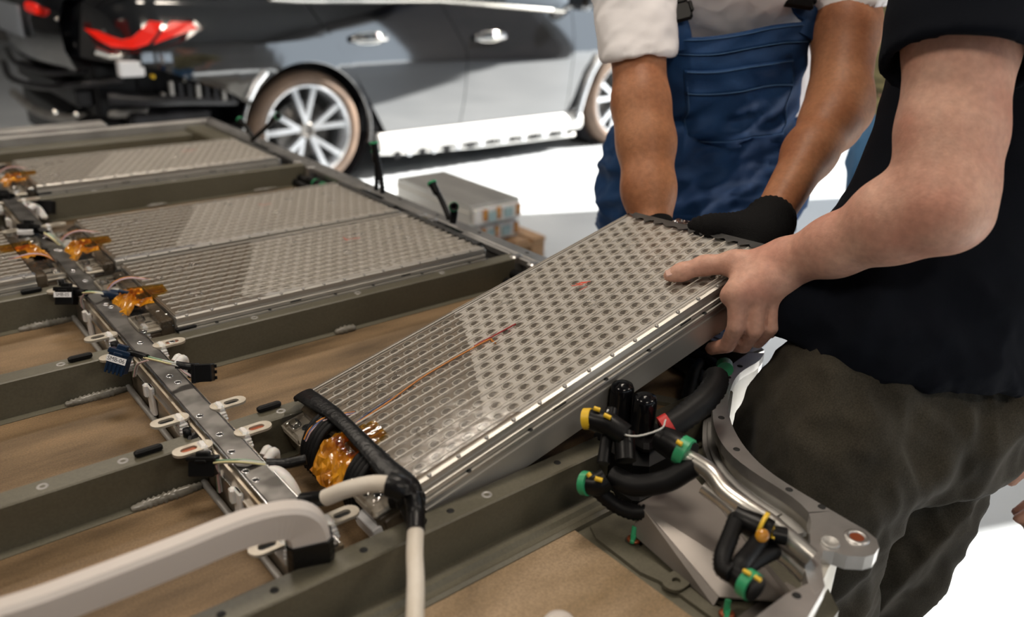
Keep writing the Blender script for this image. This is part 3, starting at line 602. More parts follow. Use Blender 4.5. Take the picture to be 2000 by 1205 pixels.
# ------------------------------------------------------------------ wiring harnesses over the spine
def text(s, parent, loc, size, ex, ey, name='lettering'):
    cu = bpy.data.curves.new(name, 'FONT'); cu.body = s; cu.size = size; cu.align_x = 'CENTER'; cu.align_y = 'CENTER'; cu.materials.append(MATS['ink'])
    tmp = bpy.data.objects.new('tmp', cu); COL.objects.link(tmp); dg = bpy.context.evaluated_depsgraph_get(); me = bpy.data.meshes.new_from_object(tmp.evaluated_get(dg)); bpy.data.objects.remove(tmp)
    o = bpy.data.objects.new(name, me); COL.objects.link(o); o.parent = parent
    ex = Vector(ex).normalized(); ez = ex.cross(Vector(ey)).normalized(); ey = ez.cross(ex); m = Matrix((ex, ey, ez)).transposed().to_4x4(); m.translation = Vector(loc) - wloc(parent); o.matrix_local = m; return o
def frame(ex, ey):
    ex = Vector(ex).normalized(); ez = ex.cross(Vector(ey)).normalized(); ey = ez.cross(ex); return Matrix((ex, ey, ez)).transposed()
def connector(name, parent, c, ex, ey, size, m='black_plastic', fins=0, label=None, detail=True):
    """multi-pin plug: body, latch, fins along the -y face; ex: width, ey: cable side"""
    R = frame(ex, ey); b = MB(); sx, sy, sz = size; C = Vector([float(q) for q in c])
    def bx(cc, dd, bev=.0012): b.box(C + R @ Vector(cc), dd, 0, bev, R)
    bx((0, 0, 0), (sx, sy, sz)); bx((0, sy * .45, sz * .05), (sx * 1.12, sy * .25, sz * 1.15)); bx((0, .34 * sy, sz * .58), (sx * .45, sy * .18, sz * .25)); bx((0, sy * .62, 0), (sx * .5, sy * .35, sz * .6))
    for k in range(fins): bx(((k - (fins - 1) / 2) * sx / fins, -sy * .36, sz * .52), (sx / fins * .55, sy * .45, sz * .16), .0005)
    o = part(name, b, m, parent)
    if label:
        b = MB(); q = C + R @ Vector((0, sy * .10, sz * .5 + .0024)); b.box(q, (sx * .98, sy * .30, .0008), 0, 0, R); l = part('sticker', b, 'label_white', o)
        if detail: text(label, o, q + R @ Vector((0, 0, .0006)), sy * .26, R @ Vector((1, 0, 0)), R @ Vector((0, 1, 0)))
    return o
def bundle(parent, pts, n=5, r=.0014, spread=.003, cols=('wire_grey', 'wire_green', 'wire_pink', 'wire_yellow', 'wire_grey')):
    for k in range(n):
        q = 2 * PI * k / n; pp = [Vector([float(c) for c in p]) + Vector((math.cos(q), math.sin(q), .4 * math.sin(2 * q))) * spread * (1 + .3 * math.sin(3 * i + k)) for i, p in enumerate(pts)]
        b = MB(); b.tube(smooth_path(pp), r, 6); part('wire', b, cols[k % len(cols)], parent)
def sleeve(parent, pts, r=.005):
    b = MB(); b.tube(smooth_path(pts), r, 10); return part('sleeve', b, 'tape_black', parent)
CAMR = tuple(RT); CAMU = tuple(UP)
# A: the one with the blue plug
h = thing('sensor_harness', 'wire harness with a blue-black labelled plug draped over the spine', 'wire harness', (.287, 1.06, .757))
ca = D(232, 706, 1.135); cb = D(398, 728, 1.125)
connector('plug', h, ca, np.array(RT) * .96 + np.array(UP) * -.28, np.array(UP) * .9 + np.array(RT) * .3, (.028, .030, .014), 'blue_black', 5, 'SMB-06', True)
connector('plug', h, cb, np.array(UP) * -1.0 + np.array(RT) * .05, -np.array(RT), (.024, .026, .015), 'black_plastic', 3)
sleeve(h, [D(240, 688, 1.14), D(262, 690, 1.13), D(288, 698, 1.115)], .0042); sleeve(h, [D(343, 712, 1.115), D(362, 715, 1.12), D(384, 717, 1.125)], .0052)
bundle(h, [D(284, 698, 1.117), D(310, 704, 1.106), D(330, 709, 1.108), D(346, 713, 1.115)]); bundle(h, [D(345, 713, 1.118), D(362, 728, 1.118), D(385, 741, 1.125)], 3, .0011, .0015); bundle(h, [D(290, 703, 1.11), D(268, 712, 1.12), D(262, 735, 1.14)], 3, .0011, .002)
# B
h = thing('sensor_harness', 'wire harness with a barrel plug lying towards the amber tape', 'wire harness', (.287, 1.47, .757))
connector('plug', h, D(130, 579, 1.385), np.array(RT), np.array(UP) * .8 + np.array(RT) * .6, (.030, .028, .020), 'black_plastic', 0, 'SMB-05', True)
R_ = [D(202, 574, 1.375), D(214, 575, 1.372), D(216, 575, 1.372), D(238, 578, 1.375), D(246, 579, 1.375), D(247, 580, 1.375), D(258, 583, 1.378)]
b = MB(); b.tube(R_, [.006, .006, .009, .0095, .0105, .007, .006], 12); b.tube([D(232, 569, 1.366), D(252, 573, 1.368)], .004, 8); b.tube([D(255, 578, 1.37), D(265, 580, 1.373)], .003, 8); b.tube([D(252, 587, 1.38), D(264, 588, 1.383)], .003, 8); part('barrel_plug', b, 'blue_black', h)
sleeve(h, [D(150, 573, 1.385), D(160, 571, 1.38), D(168, 572, 1.375)], .006); bundle(h, [D(164, 572, 1.375), D(182, 571, 1.362), D(204, 574, 1.372)]); bundle(h, [D(166, 573, 1.372), D(158, 585, 1.38), D(162, 600, 1.39)], 3, .0012, .002)
# C
h = thing('sensor_harness', 'wire harness with a black plug beside the left-edge module', 'wire harness', (.287, 1.78, .757))
connector('plug', h, D(56, 458, 1.66), np.array(RT), np.array(UP) * .8 + np.array(RT) * .5, (.032, .036, .020), 'black_plastic', 0, 'SMB-04', False)
sleeve(h, [D(68, 448, 1.665), D(82, 452, 1.655), D(94, 456, 1.65)], .006); bundle(h, [D(90, 455, 1.65), D(110, 470, 1.63), D(130, 490, 1.61), D(146, 508, 1.59)], 5, .002, .004)
connector('plug', h, D(84, 505, 1.585), np.array(RT), np.array(UP), (.030, .025, .018)); bundle(h, [D(62, 465, 1.65), D(72, 482, 1.62), D(80, 500, 1.59)], 4, .0018, .003)
# D
h = thing('sensor_harness', 'wire harness with a round black plug at the far empty bay', 'wire harness', (.287, 2.07, .757))
connector('plug', h, D(92, 405, 1.92), -np.array(UP), -np.array(RT), (.030, .030, .022)); sleeve(h, [D(48, 390, 1.93), D(66, 394, 1.925), D(84, 401, 1.92)], .009)
connector('plug', h, D(8, 392, 1.90), np.array(RT), np.array(UP), (.036, .03, .02)); bundle(h, [D(14, 392, 1.90), D(30, 394, 1.89), D(50, 392, 1.92)], 5, .002, .004); bundle(h, [D(50, 396, 1.91), D(72, 404, 1.90), D(88, 425, 1.86)], 4, .003, .004, ('silicone',))
# E
h = thing('sensor_harness', 'wire harness with dark plugs beside the raised module end', 'wire harness', (.287, .80, .757))
connector('plug', h, D(397, 911, .955), np.array(RT), np.array(UP), (.030, .022, .016)); bundle(h, [D(420, 903, .95), D(448, 901, .944), D(480, 902, .942), D(520, 907, .95)], 5, .0013, .0025)
sleeve(h, [D(520, 906, .955), D(560, 905, .96), D(598, 897, .965)], .0062); bundle(h, [D(422, 906, .955), D(425, 925, .965), D(430, 960, .985)], 3, .0016, .002)
b = MB(); b.tube(smooth_path([D(500, 930, .95), D(540, 925, .945), D(565, 950, .94), D(580, 985, .94)]), .009, 8); b.tube(smooth_path([D(520, 945, .945), D(550, 955, .94), D(560, 985, .94)]), .007, 8); part('silicone_sleeve', b, 'silicone', h)
# F
h = thing('sensor_harness', 'small black plug with amber tape at the far end of spine', 'wire harness', (.287, 2.38, .757))
connector('plug', h, D(12, 341, 2.15), np.array(RT), np.array(UP), (.034, .03, .022)); bundle(h, [D(0, 335, 2.16), D(-12, 333, 2.17), D(-30, 331, 2.18)], 4, .002, .004)

# ------------------------------------------------------------------ coolant parts along the right rail
def hose(parent, pts, r, m='rubber', n=12, ringed=.06, name='hose', seg=8):
    b = MB(); b.tube(smooth_path(pts, seg), r, n, ringed=ringed); return part(name, b, m, parent)
cp = thing('coolant_pipe', 'black coolant pipe run along the inside of the right rail', 'pipe', (1.0, 1.5, .70))
hose(cp, [(1.003, .80, .715), (1.003, 1.2, .718), (1.002, 1.8, .715), (1.002, 2.4, .715), (1.0, 2.75, .715)], .010, seg=20, ringed=.03)
hose(cp, [(.984, .72, .704), (.985, 1.2, .705), (.985, 2.0, .705), (.985, 2.75, .705)], .009, seg=20, ringed=.03)
for y in (1.13, 2.02, 2.06, 2.62):
    b = MB(); b.tube([(1.003, y - .02, .718), (1.003, y + .02, .718)], .0135, 12); part('coupling', b, 'black_plastic', cp)
    b = MB(); b.tube([(1.003, y - .024, .718), (1.003, y - .019, .718)], .0142, 12); part('locking_clip', b, 'green', cp)
def stub(label, base, tip, r=.0062, capdir=None):
    t = thing('coolant_stub', label, 'hose', base, group='coolant hose stubs on the rail'); base = Vector([float(q) for q in base]); tip = Vector([float(q) for q in tip])
    md = base.lerp(tip, .5) + Vector((.004, .002, 0)); hose(t, [base, md, tip], r, ringed=.14, seg=12)
    d = Vector(capdir).normalized() if capdir is not None else (tip - base).normalized()
    b = MB(); b.lathe([(.007, -.022), (.0085, -.018), (.0085, .0), (.0098, .002), (.0098, .009), (.006, .010), (.0055, -.004), (0, -.004)], tip, d, 14); part('quick_connector', b, 'black_plastic', t)
    b = MB(); b.lathe([(.0100, .003), (.0108, .0035), (.0108, .0080), (.0100, .0085)], tip, d, 14); part('locking_clip', b, 'green', t); return t
stub('upright green-capped coolant stub left of the leaning pair', onX(748, 378, 1.012), onX(731, 284, 1.012))
t = stub('second corrugated stub joined below the upright green-capped one', onX(735, 372, 1.012), onX(733, 300, 1.016), .0056)
stub('long leaning coolant stub with green cap beside the rail', onX(878, 428, 1.014), onX(846, 362, 1.014))
stub('short coolant stub with its green-ringed mouth facing the camera', onX(884, 436, 1.010), onX(886, 405, 1.010), .0075, (-.45, -.75, .45))
stub('far coolant stub crossing in front of the car wheel', onX(492, 274, 1.012), onX(541, 228, 1.012)); stub('far coolant stub leaning away from the car wheel', onX(496, 272, 1.016), onX(470, 236, 1.016))

# ------------------------------------------------------------------ coolant valve block in the front right corner
pv = thing('coolant_valve', 'black coolant valve block with two domed caps beside the raised module', 'valve', P(1225, 965, .692))
c1 = P(1213, 788, .796); c2 = P(1257, 812, .791)
for c_, h_ in ((c1, .034), (c2, .034)):
    b = MB(); b.lathe([(0, h_ + .004), (.007, h_ + .004), (.0085, h_ + .002), (.0125, h_ + .001), (.0145, h_ - .004), (.0150, h_ - .016), (.0150, -.02), (.0165, -.022), (.0165, -.05)], (c_[0], c_[1], c_[2] - .008), n=24); part('domed_cap', b, 'black_gloss', pv)
bc = (c1 + c2) / 2
b = MB(); b.box((bc[0] + .004, bc[1] - .006, .728), (.078, .094, .066), bev=.014); b.box((bc[0], bc[1] - .004, .702), (.085, .105, .02), bev=.006); b.box((bc[0] + .006, bc[1] - .006, .764), (.056, .082, .014), bev=.005)
b.tube([D(1195, 800, .97), D(1183, 870, .945), D(1178, 905, .935)], .0075, 10); part('body', b, 'black_plastic', pv)
b = MB(); b.tube([D(1150, 818, .955), D(1190, 828, .945), D(1220, 850, .94)], [.012, .0135, .014], 14); b.tube([D(1219, 845, .945), D(1222, 900, .93)], .012, 12); part('inlet_pipe', b, 'black_plastic', pv)
b = MB(); b.tube([D(1141, 818, .957), D(1156, 818, .953)], .0125, 16); b.tube([D(1141, 818, .957), D(1139, 818, .9575)], [.010, .006], 16); part('yellow_plug', b, 'yellow', pv, label='bright yellow end plug')
for q0, q1, m_ in (((1160, 797, .945), (1172, 801, .943), 'yellow'), ((1180, 810, .935), (1193, 816, .932), 'yellow')):
    b = MB(); b.tube([D(*q0), D(*q1)], .003, 6); part('marking', b, m_, pv)
b = MB(); b.tube([D(1290, 856, .945), D(1310, 866, .935), D(1335, 882, .925), D(1345, 890, .92)], [.015, .017, .0175, .0165], 16); part('outlet_pipe', b, 'black_plastic', pv)
b = MB(); b.tube([D(1327, 876, .921), D(1344, 886, .9155)], .0172, 18); part('locking_clip', b, 'green', pv)
b = MB(); b.tube([D(1322, 862, .905), D(1332, 868, .902)], .003, 6); part('marking', b, 'yellow', pv)
b = MB(); b.tube(smooth_path([D(1185, 935, .925), D(1168, 945, .925), D(1148, 944, .93)]), [.013] * 13, 14); part('drain_pipe', b, 'black_plastic', pv)
b = MB(); b.tube([D(1151, 945, .926), D(1139, 943, .931)], .0138, 16); part('locking_clip', b, 'green', pv)
for q0, q1 in (((1148, 924, .915), (1153, 930, .914)), ((1162, 934, .912), (1176, 938, .912))):
    b = MB(); b.tube([D(*q0), D(*q1)], .003, 6); part('marking', b, 'yellow', pv)
hose(pv, [D(1195, 930, .94), D(1240, 948, .925), D(1300, 940, .915), D(1340, 918, .91), D(1362, 905, .908)], .0125, ringed=0); hose(pv, [D(1165, 955, .945), D(1200, 985, .945), D(1235, 1000, .94), D(1262, 1000, .935)], .009)
b = MB(); b.tube(smooth_path([D(1188, 800, .952), D(1183, 815, .945), D(1200, 840, .935), D(1240, 852, .925), D(1290, 838, .93), D(1300, 820, .95)]), .0011, 6); part('wire_loop', b, 'wire_grey', pv)
hs = thing('coolant_hose', 'thick black corrugated hose with red clip behind the valve', 'hose', P(1340, 830, .70))
hose(hs, [D(1300, 838, .99), D(1335, 815, 1.00), D(1372, 785, 1.015), D(1395, 755, 1.04), D(1398, 735, 1.06)], .016, ringed=.05, seg=7)
b = MB(); b.tube([D(1296, 840, .985), D(1312, 831, .985)], .0172, 16); part('locking_clip', b, 'red', hs)
b = MB(); b.tube(smooth_path([D(1385, 742, 1.055), D(1398, 738, 1.05), D(1402, 744, 1.045)]), .009, 10); part('copper_tape', b, 'copper', hs)
hs = thing('coolant_hose', 'dark hose bundle under the raised module by the rail corner', 'hose', (.98, .72, .70))
hose(hs, [(.93, .66, .712), (.97, .70, .715), (.985, .80, .712), (.985, .90, .71)], .014); hose(hs, [(.88, .64, .71), (.94, .68, .72), (1.0, .72, .72), (1.005, .85, .715)], .012); hose(hs, [(.96, .645, .735), (.99, .69, .728), (1.0, .78, .725)], .010)
b = MB(); q_ = D(1416, 722, 1.175); b.tube([q_, q_ + np.array([.012, .010, 0])], .012, 12); part('locking_clip', b, 'green', hs)
b = MB(); b.prism([(.86, .70), (.90, .64), (.915, .65), (.875, .715)], .694, .70); part('backing_plate', b, 'olive', hs)
# aluminium pipes
ap = thing('aluminium_pipe', 'bent aluminium coolant pipe leaving the valve along the curved frame', 'pipe', P(1480, 1010, .692))
b = MB(); b.tube(smooth_path([D(1340, 893, .915), D(1362, 905, .905), D(1390, 925, .89), D(1415, 958, .875), D(1450, 985, .86), D(1500, 1018, .845), D(1545, 1055, .83), D(1585, 1090, .82)], 6), .0098, 14); part('tube', b, 'pipe', ap)
ap = thing('aluminium_pipe', 'lower aluminium coolant pipe beside the small black manifold', 'pipe', P(1520, 1085, .692))
b = MB(); b.tube(smooth_path([D(1375, 950, .90), D(1420, 985, .885), D(1470, 1030, .865), D(1510, 1068, .85), D(1545, 1095, .84), D(1575, 1125, .83)], 6), .0092, 14); part('tube', b, 'pipe', ap)
# sheet-metal ramp bracket
rb = thing('sheet_bracket', 'sloping grey sheet metal bracket in front of the valve', 'bracket', P(1330, 1080, .690))
A = Vector(P(1257, 992, .736)); B_ = Vector(P(1362, 937, .736)); Cc = Vector(P(1545, 1175, .706)); Dd = Vector(P(1405, 1165, .703))
A0 = Vector((A.x, A.y, .692)); D0 = Vector((Dd.x, Dd.y, .692)); B0 = Vector((B_.x, B_.y, .692)); C0_ = Vector((Cc.x, Cc.y, .692)); th = Vector((0, 0, -.0018))
def slab(pts, nrm, m, name, par):
    b = MB(); n = len(pts); V = [Vector(p) for p in pts]; V2 = [p + Vector(nrm) for p in V]
    b.add(V + V2, [tuple(range(n)), tuple(range(2 * n - 1, n - 1, -1))] + [(i, n + i, n + (i + 1) % n, (i + 1) % n) for i in range(n)]); return part(name, b, m, par)
mid1 = A.lerp(Dd, .5); slab([A, Dd, Cc, B_], th, 'sheet_metal', 'top_plate', rb)
sd = Vector(((B_ - A).x, (B_ - A).y, 0)).normalized()
A1 = Vector(P(1232, 1040, .700)); slab([A - sd * .0015, A1, Vector((D0.x, D0.y, .695)) - sd * .008, Dd - sd * .0015], sd * .0015, 'sheet_metal', 'side_plate', rb)
lipd = (A - Dd); lipd.z = 0; lipd.normalize()
slab([A, B_, B_ + lipd * .008 + Vector((0, 0, .001)), A + lipd * .008 + Vector((0, 0, .001))], th, 'sheet_metal', 'back_lip', rb); slab([A + lipd * .008, B_ + lipd * .008, B_ + lipd * .010 + Vector((0, 0, -.035)), A + lipd * .010 + Vector((0, 0, -.035))], lipd * .0015, 'sheet_metal', 'back_plate', rb)
slab([B_, Cc, Vector((Cc.x + .02, Cc.y + .012, .70)), Vector((B_.x + .012, B_.y + .004, .70))], th, 'sheet_metal', 'right_flange', rb)
b = MB(); b.bb(.585, .69, .305, .345, .6905, .694, bev=.001); part('foot_plate', b, 'sheet_metal', rb)
e = (A + B_ + Cc + Dd) / 4; b = MB(); b.lathe([(0, .0004), (.0015, .0004), (.0018, -.0004)], P(1343, 1004, .728), n=8); part('rivet', b, 'hole', rb)
for q in ((1238, 1052), (1420, 1198)):
    e = P(*q, .696); t = thing('green_clip', 'green plastic clip at the %s corner of the grey bracket' % ('upper left' if q[0] < 1300 else 'lower'), 'clip', (e[0], e[1], .692), group='green clips by the bracket')
    b = MB(); b.lathe([(.007, 0), (.0085, .001), (.007, .003), (0, .0035)], (e[0], e[1], .694), n=14); part('washer', b, 'copper', t)
    b = MB(); b.box((e[0] - .003, e[1] - .002, .699), (.016, .005, .005), bev=.001, rot=Matrix.Rotation(.5, 3, 'Z')); b.tube([(e[0] - .002, e[1], .695), (e[0] + .003, e[1] + .003, .710)], .0032, 8); part('latch', b, 'green', t)
# small black manifold with the green cap
mf = thing('coolant_manifold', 'small black coolant manifold with green end cap on the bracket', 'manifold', P(1470, 1090, .700))
hose(mf, [D(1440, 1010, .845), D(1425, 1050, .82), D(1412, 1085, .80), D(1412, 1110, .79), D(1430, 1122, .78)], .0085, ringed=.08, seg=8); hose(mf, [D(1490, 1045, .83), D(1468, 1075, .81), D(1448, 1100, .79), D(1438, 1118, .785)], .0085, ringed=.08, seg=8); hose(mf, [D(1515, 1075, .83), D(1485, 1090, .815), D(1455, 1110, .80)], .008, ringed=.08, seg=8)
b = MB(); b.tube([D(1432, 1005, .845), D(1460, 1020, .84), D(1490, 1035, .83), D(1506, 1042, .827)], [.011, .013, .0145, .0135], 14); b.tube([D(1506, 1042, .827), D(1535, 1048, .825)], .009, 12); part('upper_body', b, 'black_plastic', mf)
b = MB(); b.tube([D(1486, 1026, .826), D(1492, 1029, .8245)], .0152, 16); part('yellow_ring', b, 'yellow', mf); b = MB(); b.tube([D(1504, 1022, .825), D(1512, 1040, .822), D(1508, 1052, .82)], .0028, 6); part('yellow_ring', b, 'yellow', mf)
b = MB(); b.lathe([(0, .001), (.006, .001), (.007, 0)], D(1489, 1046, .808), tuple(-FW), 12); part('amber_port', b, 'kapton', mf)
b = MB(); b.tube([D(1425, 1112, .79), D(1445, 1128, .782), D(1462, 1140, .775), D(1478, 1152, .768)], [.010, .0115, .0130, .0130], 16); part('lower_body', b, 'black_plastic', mf)
b = MB(); b.tube([D(1455, 1136, .777), D(1472, 1148, .769)], .0142, 18); part('green_cap', b, 'green', mf, label='green end cap'); b = MB(); b.tube([D(1452, 1114, .768), D(1466, 1122, .763)], .0022, 6); b.tube([D(1474, 1126, .76), D(1486, 1134, .756)], .0022, 6); part('marking', b, 'yellow', mf)
# loose aluminium strap under the frame band
b = MB(); pts = [Vector((O[k][0] * .2 + I[k][0] * .8 - .012, O[k][1] * .2 + I[k][1] * .8 - .006, .728)) for k in range(12, 28, 2)]
g = thing('ground_strap', 'flat grey strap clipped under the curved frame band', 'strap', pts[4]); b.tube(pts, .006, 8, flat=.3); part('band', b, 'alu_dull', g)

# ------------------------------------------------------------------ pallet with removed modules
pl = thing('pallet', 'small wooden pallet under the stacked removed modules', 'pallet', (2.26, 3.12, 0))
for k in range(5):
    x = 2.06 + k * .10; b = MB(); b.bb(x - .04, x + .04, 2.74, 3.52, .090, .110, bev=.002); part('deck_board', b, 'pallet_wood', pl)
for y in (2.79, 3.13, 3.47):
    b = MB(); b.bb(2.02, 2.50, y - .045, y + .045, .070, .090, bev=.002); part('stringer_board', b, 'pallet_wood', pl)
    for x in (2.06, 2.26, 2.46): b = MB(); b.bb(x - .04, x + .04, y - .045, y + .045, .0, .072, bev=.002); part('block', b, 'pallet_wood', pl)
b = MB(); b.extr_x([(-.140, 0), (-.140, -.030), (-.146, -.034), (-.146, -.040), (-.140, -.044), (-.140, -.094), (.140, -.094), (.140, -.044), (.146, -.040), (.146, -.034), (.140, -.030), (.140, 0)], 0, .60); sc_me = b.mesh('casing', ['alu_case'])
b = MB(); b.extr_x([(-.001, 0), (-.001, .002), (.001, .002), (.001, 0)], .01, .59); sr_me = b.mesh('top_rib', ['alu_dull'])
b = MB(); b.box((-.012, 0, -.05), (.024, .26, .07), bev=.004); sb_me = b.mesh('end_block', ['silicone'])
b = MB(); b.box((0, 0, 0), (.012, .024, .055), bev=.004); sy_me = b.mesh('terminal_cover', ['kapton']); b = MB(); b.box((0, 0, 0), (.010, .05, .045), bev=.003); st_me = b.mesh('cell_panel', ['cell_blue'])
for k, (x, z, lbl) in enumerate(((2.255, .205, 'lower removed battery module lying directly on the wooden pallet'), (2.240, .301, 'upper removed battery module on top of the pallet stack'))):
    t = thing('battery_module', lbl, 'battery module', (x, 2.80 + .03 * (1 - k), z), (0, 0, PI / 2), 'removed modules on the pallet')
    inst('casing', sc_me, t); inst('end_block', sb_me, t)
    for y in (-.10, -.05, 0, .05, .10): inst('top_rib', sr_me, t, (0, y, 0))
    for y in (-.115, .0, .075): inst('terminal_cover', sy_me, t, (-.028, y, -.045))
    inst('cell_panel', st_me, t, (-.028, -.055, -.05)); inst('cell_panel', st_me, t, (-.028, .037, -.055))
# ------------------------------------------------------------------ black car with its rear bumper off
car = thing('car', 'black car behind the tray with its rear bumper taken off', 'car', (3.2, 5.32, 0))
CY = 5.32; WX, WR = 2.155, .345; FX = 4.76
_zt = np.array([.10, .20, .29, .40, .52, .62, .70, .77, .84, .92, 1.0, 1.06]); _zo = np.array([.10, .065, .040, .022, .012, .004, -.004, .002, .014, .034, .058, .080])
def ys(x, z):
    o = float(np.interp(z, _zt, _zo)); y = 4.40 + o
    if x < 1.42: y += .34 * ((1.42 - x) / .46) ** 2.0
    if x > 4.9: y += .35 * ((x - 4.9) / .8) ** 2.2
    return y
def panel(name, xl, xr, zlo, zhi, nx, nz, m='car_black', parent=car, th=.012, mirror=False, off=0.0, label=None):
    V = []; F = []
    for i in range(nx + 1):
        for j in range(nz + 1):
            u, v = i / nx, j / nz; z = .6
            for _ in range(3):
                x = xl(z) + u * (xr(z) - xl(z)); z = zlo(x) + v * (zhi(x) - zlo(x))
            y = ys(x, z) - off; V.append((x, y, z))
    n = len(V); V += [(x, y + th, z) for x, y, z in V]; w = nz + 1
    for i in range(nx):
        for j in range(nz):
            a, b_, c_, d_ = i * w + j, (i + 1) * w + j, (i + 1) * w + j + 1, i * w + j + 1
            F.append((a, b_, c_, d_)); F.append((n + d_, n + c_, n + b_, n + a))
    k = len(F)
    for i in range(nx):
        for e in (0, nz): a, b_ = i * w + e, (i + 1) * w + e; F.append((a, b_, n + b_, n + a)[::(1 if e else -1)])
    for j in range(nz):
        for e in (0, nx): a, b_ = e * w + j, e * w + j + 1; F.append((a, b_, n + b_, n + a)[::(-1 if e else 1)])
    if mirror: V = [(x, 2 * CY - y, z) for x, y, z in V]; F = [f[::-1] for f in F]
    b = MB(); b.add(V[:], F[:k], 0, True); b.add(V[:], F[k:], 0, False)
    return part(name, b, m, parent, label=label)
s1z, s1x = [.20, .287, .671, .80, 1.062], [2.72, 2.67, 2.44, 2.36, 2.19]
s2z, s2x = [.20, .288, .5, .755, 1.06], [3.235, 3.235, 3.26, 3.262, 3.09]
S1 = lambda z: float(np.interp(z, s1z, s1x)); S2 = lambda z: float(np.interp(z, s2z, s2x)); S3 = lambda z: 4.18 + .02 * z
def qlow(x):
    d = abs(x - WX); r = .395
    arch = .345 + math.sqrt(max(0, r * r - d * d)) if d < r else 0
    base = float(np.interp(x, [.95, 1.35, 1.75, 1.80, 2.5, 2.56], [.80, .74, .58, .50, .20, .20])); return max(base, arch)
belt = lambda x: float(np.interp(x, [.95, 1.6, 2.2, 3.1, 4.1, 4.6, 5.6], [1.06, 1.09, 1.06, 1.06, .99, .97, .80]))
panel('rear_quarter', lambda z: .97, lambda z: S1(z) - .004, qlow, belt, 60, 14)
panel('rear_quarter', lambda z: .97, lambda z: S1(z) - .004, qlow, belt, 40, 8, mirror=True)
for mir in (False, True):
    d1 = panel('door', lambda z: S1(z) + .004, lambda z: S2(z) - .003, lambda x: .288, belt, 24, 16, mirror=mir)
    d2 = panel('door', lambda z: S2(z) + .003, lambda z: S3(z) - .003, lambda x: .288, belt, 24, 16, mirror=mir)
    if not mir:
        for d_, hx, hz in ((d1, 2.555, .852), (d2, 3.445, .838)):
            b = MB(); y = ys(hx, hz); b.tube([(hx - .115, y - .012, hz), (hx - .09, y - .030, hz + .002), (hx + .09, y - .030, hz + .002), (hx + .115, y - .012, hz)], .017, 10, flat=1.2); part('handle', b, 'car_black', d_)
            b = MB(); b.tube([(hx + .105 * math.cos(q), y - .004, hz + .032 * math.sin(q)) for q in np.linspace(0, 2 * PI, 25)], .004, 6); part('handle_rim', b, 'chrome', d_)
def flow(x):
    d = abs(x - FX); r = .40; return max(.345 + math.sqrt(max(0, r * r - d * d)) if d < r else 0, .29)
panel('front_fender', lambda z: S3(z) + .003, lambda z: 5.55, flow, belt, 40, 12); panel('front_fender', lambda z: S3(z) + .003, lambda z: 5.55, flow, belt, 20, 8, mirror=True)
# greenhouse
b = MB(); sec = [(1.02, 1.085, .62), (1.5, 1.27, .58), (2.1, 1.38, .55), (3.0, 1.43, .55), (3.7, 1.40, .56), (4.1, 1.28, .58), (4.55, 1.02, .64)]
V = []; F = []
for x, z, hw in sec:
    zb = belt(x); V += [(x, CY - .86 + (0.1 if x < 1.1 else 0), min(zb, z - .005)), (x, CY - hw, z), (x, CY, z + .02), (x, CY + hw, z), (x, CY + .86, min(zb, z - .005))]
for i in range(len(sec) - 1):
    for j in range(4): F.append((i * 5 + j, i * 5 + j + 1, (i + 1) * 5 + j + 1, (i + 1) * 5 + j))
b.add(V, F, 0, True); part('greenhouse', b, 'car_glass', car)
b = MB(); V = []; F = []
for x, z, hw in sec[1:6]: V += [(x, CY - hw * .98, z + .006), (x, CY, z + .028), (x, CY + hw * .98, z + .006)]
for i in range(4):
    for j in range(2): F.append((i * 3 + j, i * 3 + j + 1, (i + 1) * 3 + j + 1, (i + 1) * 3 + j))
b.add(V, F, 0, True); part('roof', b, 'car_black', car)
b = MB(); b.tube([(x, ys(x, belt(x)) - .012, belt(x) - .004) for x in np.linspace(2.0, 4.12, 24)], .010, 8); part('window_trim', b, 'chrome', car, label='bright window trim strip')
b = MB(); b.add([(4.5, CY - .85, 1.0), (5.55, CY - .70, .82), (5.55, CY + .70, .82), (4.5, CY + .85, 1.0), (4.5, CY, 1.05), (5.55, CY, .86)], [(0, 1, 5, 4), (4, 5, 2, 3)], 0, True); b.bb(5.4, 5.72, CY - .75, CY + .75, .25, .80, bev=.06); part('bonnet', b, 'car_black', car)
b = MB(); b.box((4.19, 4.36, 1.06), (.10, .20, .13), bev=.03); b.tube([(4.14, 4.46, 1.0), (4.17, 4.40, 1.03)], .02, 8); part('wing_mirror', b, 'car_black', car)
# core
b = MB(); b.bb(1.16, 5.5, 4.70, 2 * CY - 4.70, .24, 1.0, bev=.05); part('underbody', b, 'car_dark', car)
b = MB(); b.bb(2.62, 4.30, 4.48, 4.72, .22, .30); b.bb(1.2, 1.76, 4.60, 4.75, .52, .98); b.bb(2.52, 4.3, 4.48, 4.6, .3, .98); part('inner_structure', b, 'car_dark', car)
# sill with its underside brackets
b = MB(); b.extr_x([(4.46, .155), (4.425, .165), (4.405, .20), (4.41, .245), (4.432, .285), (4.50, .285), (4.50, .155)], 2.62, 4.33); sill = part('sill', b, 'car_sill', car, label='pale sill panel under the doors')
for k in range(16):
    x = 2.72 + k * .095; b = MB(); b.bb(x, x + random.uniform(.03, .06), 4.418, 4.46, .125 + random.uniform(0, .012), .168, bev=.004); part('sill_bracket', b, 'car_silver' if k % 2 else 'car_dark', sill)
b = MB(); b.tube([(2.60, 4.44, .17), (2.75, 4.44, .155), (3.4, 4.46, .125), (4.3, 4.46, .115)], .014, 8); part('sill_pipe', b, 'car_sill', sill)
b = MB(); b.tube([(4.26, 4.405, .24), (4.31, 4.40, .42), (4.36, 4.39, .56), (4.44, 4.385, .68)], .026, 10); part('fender_edge', b, 'car_silver', car, label='bright wheel arch edge')
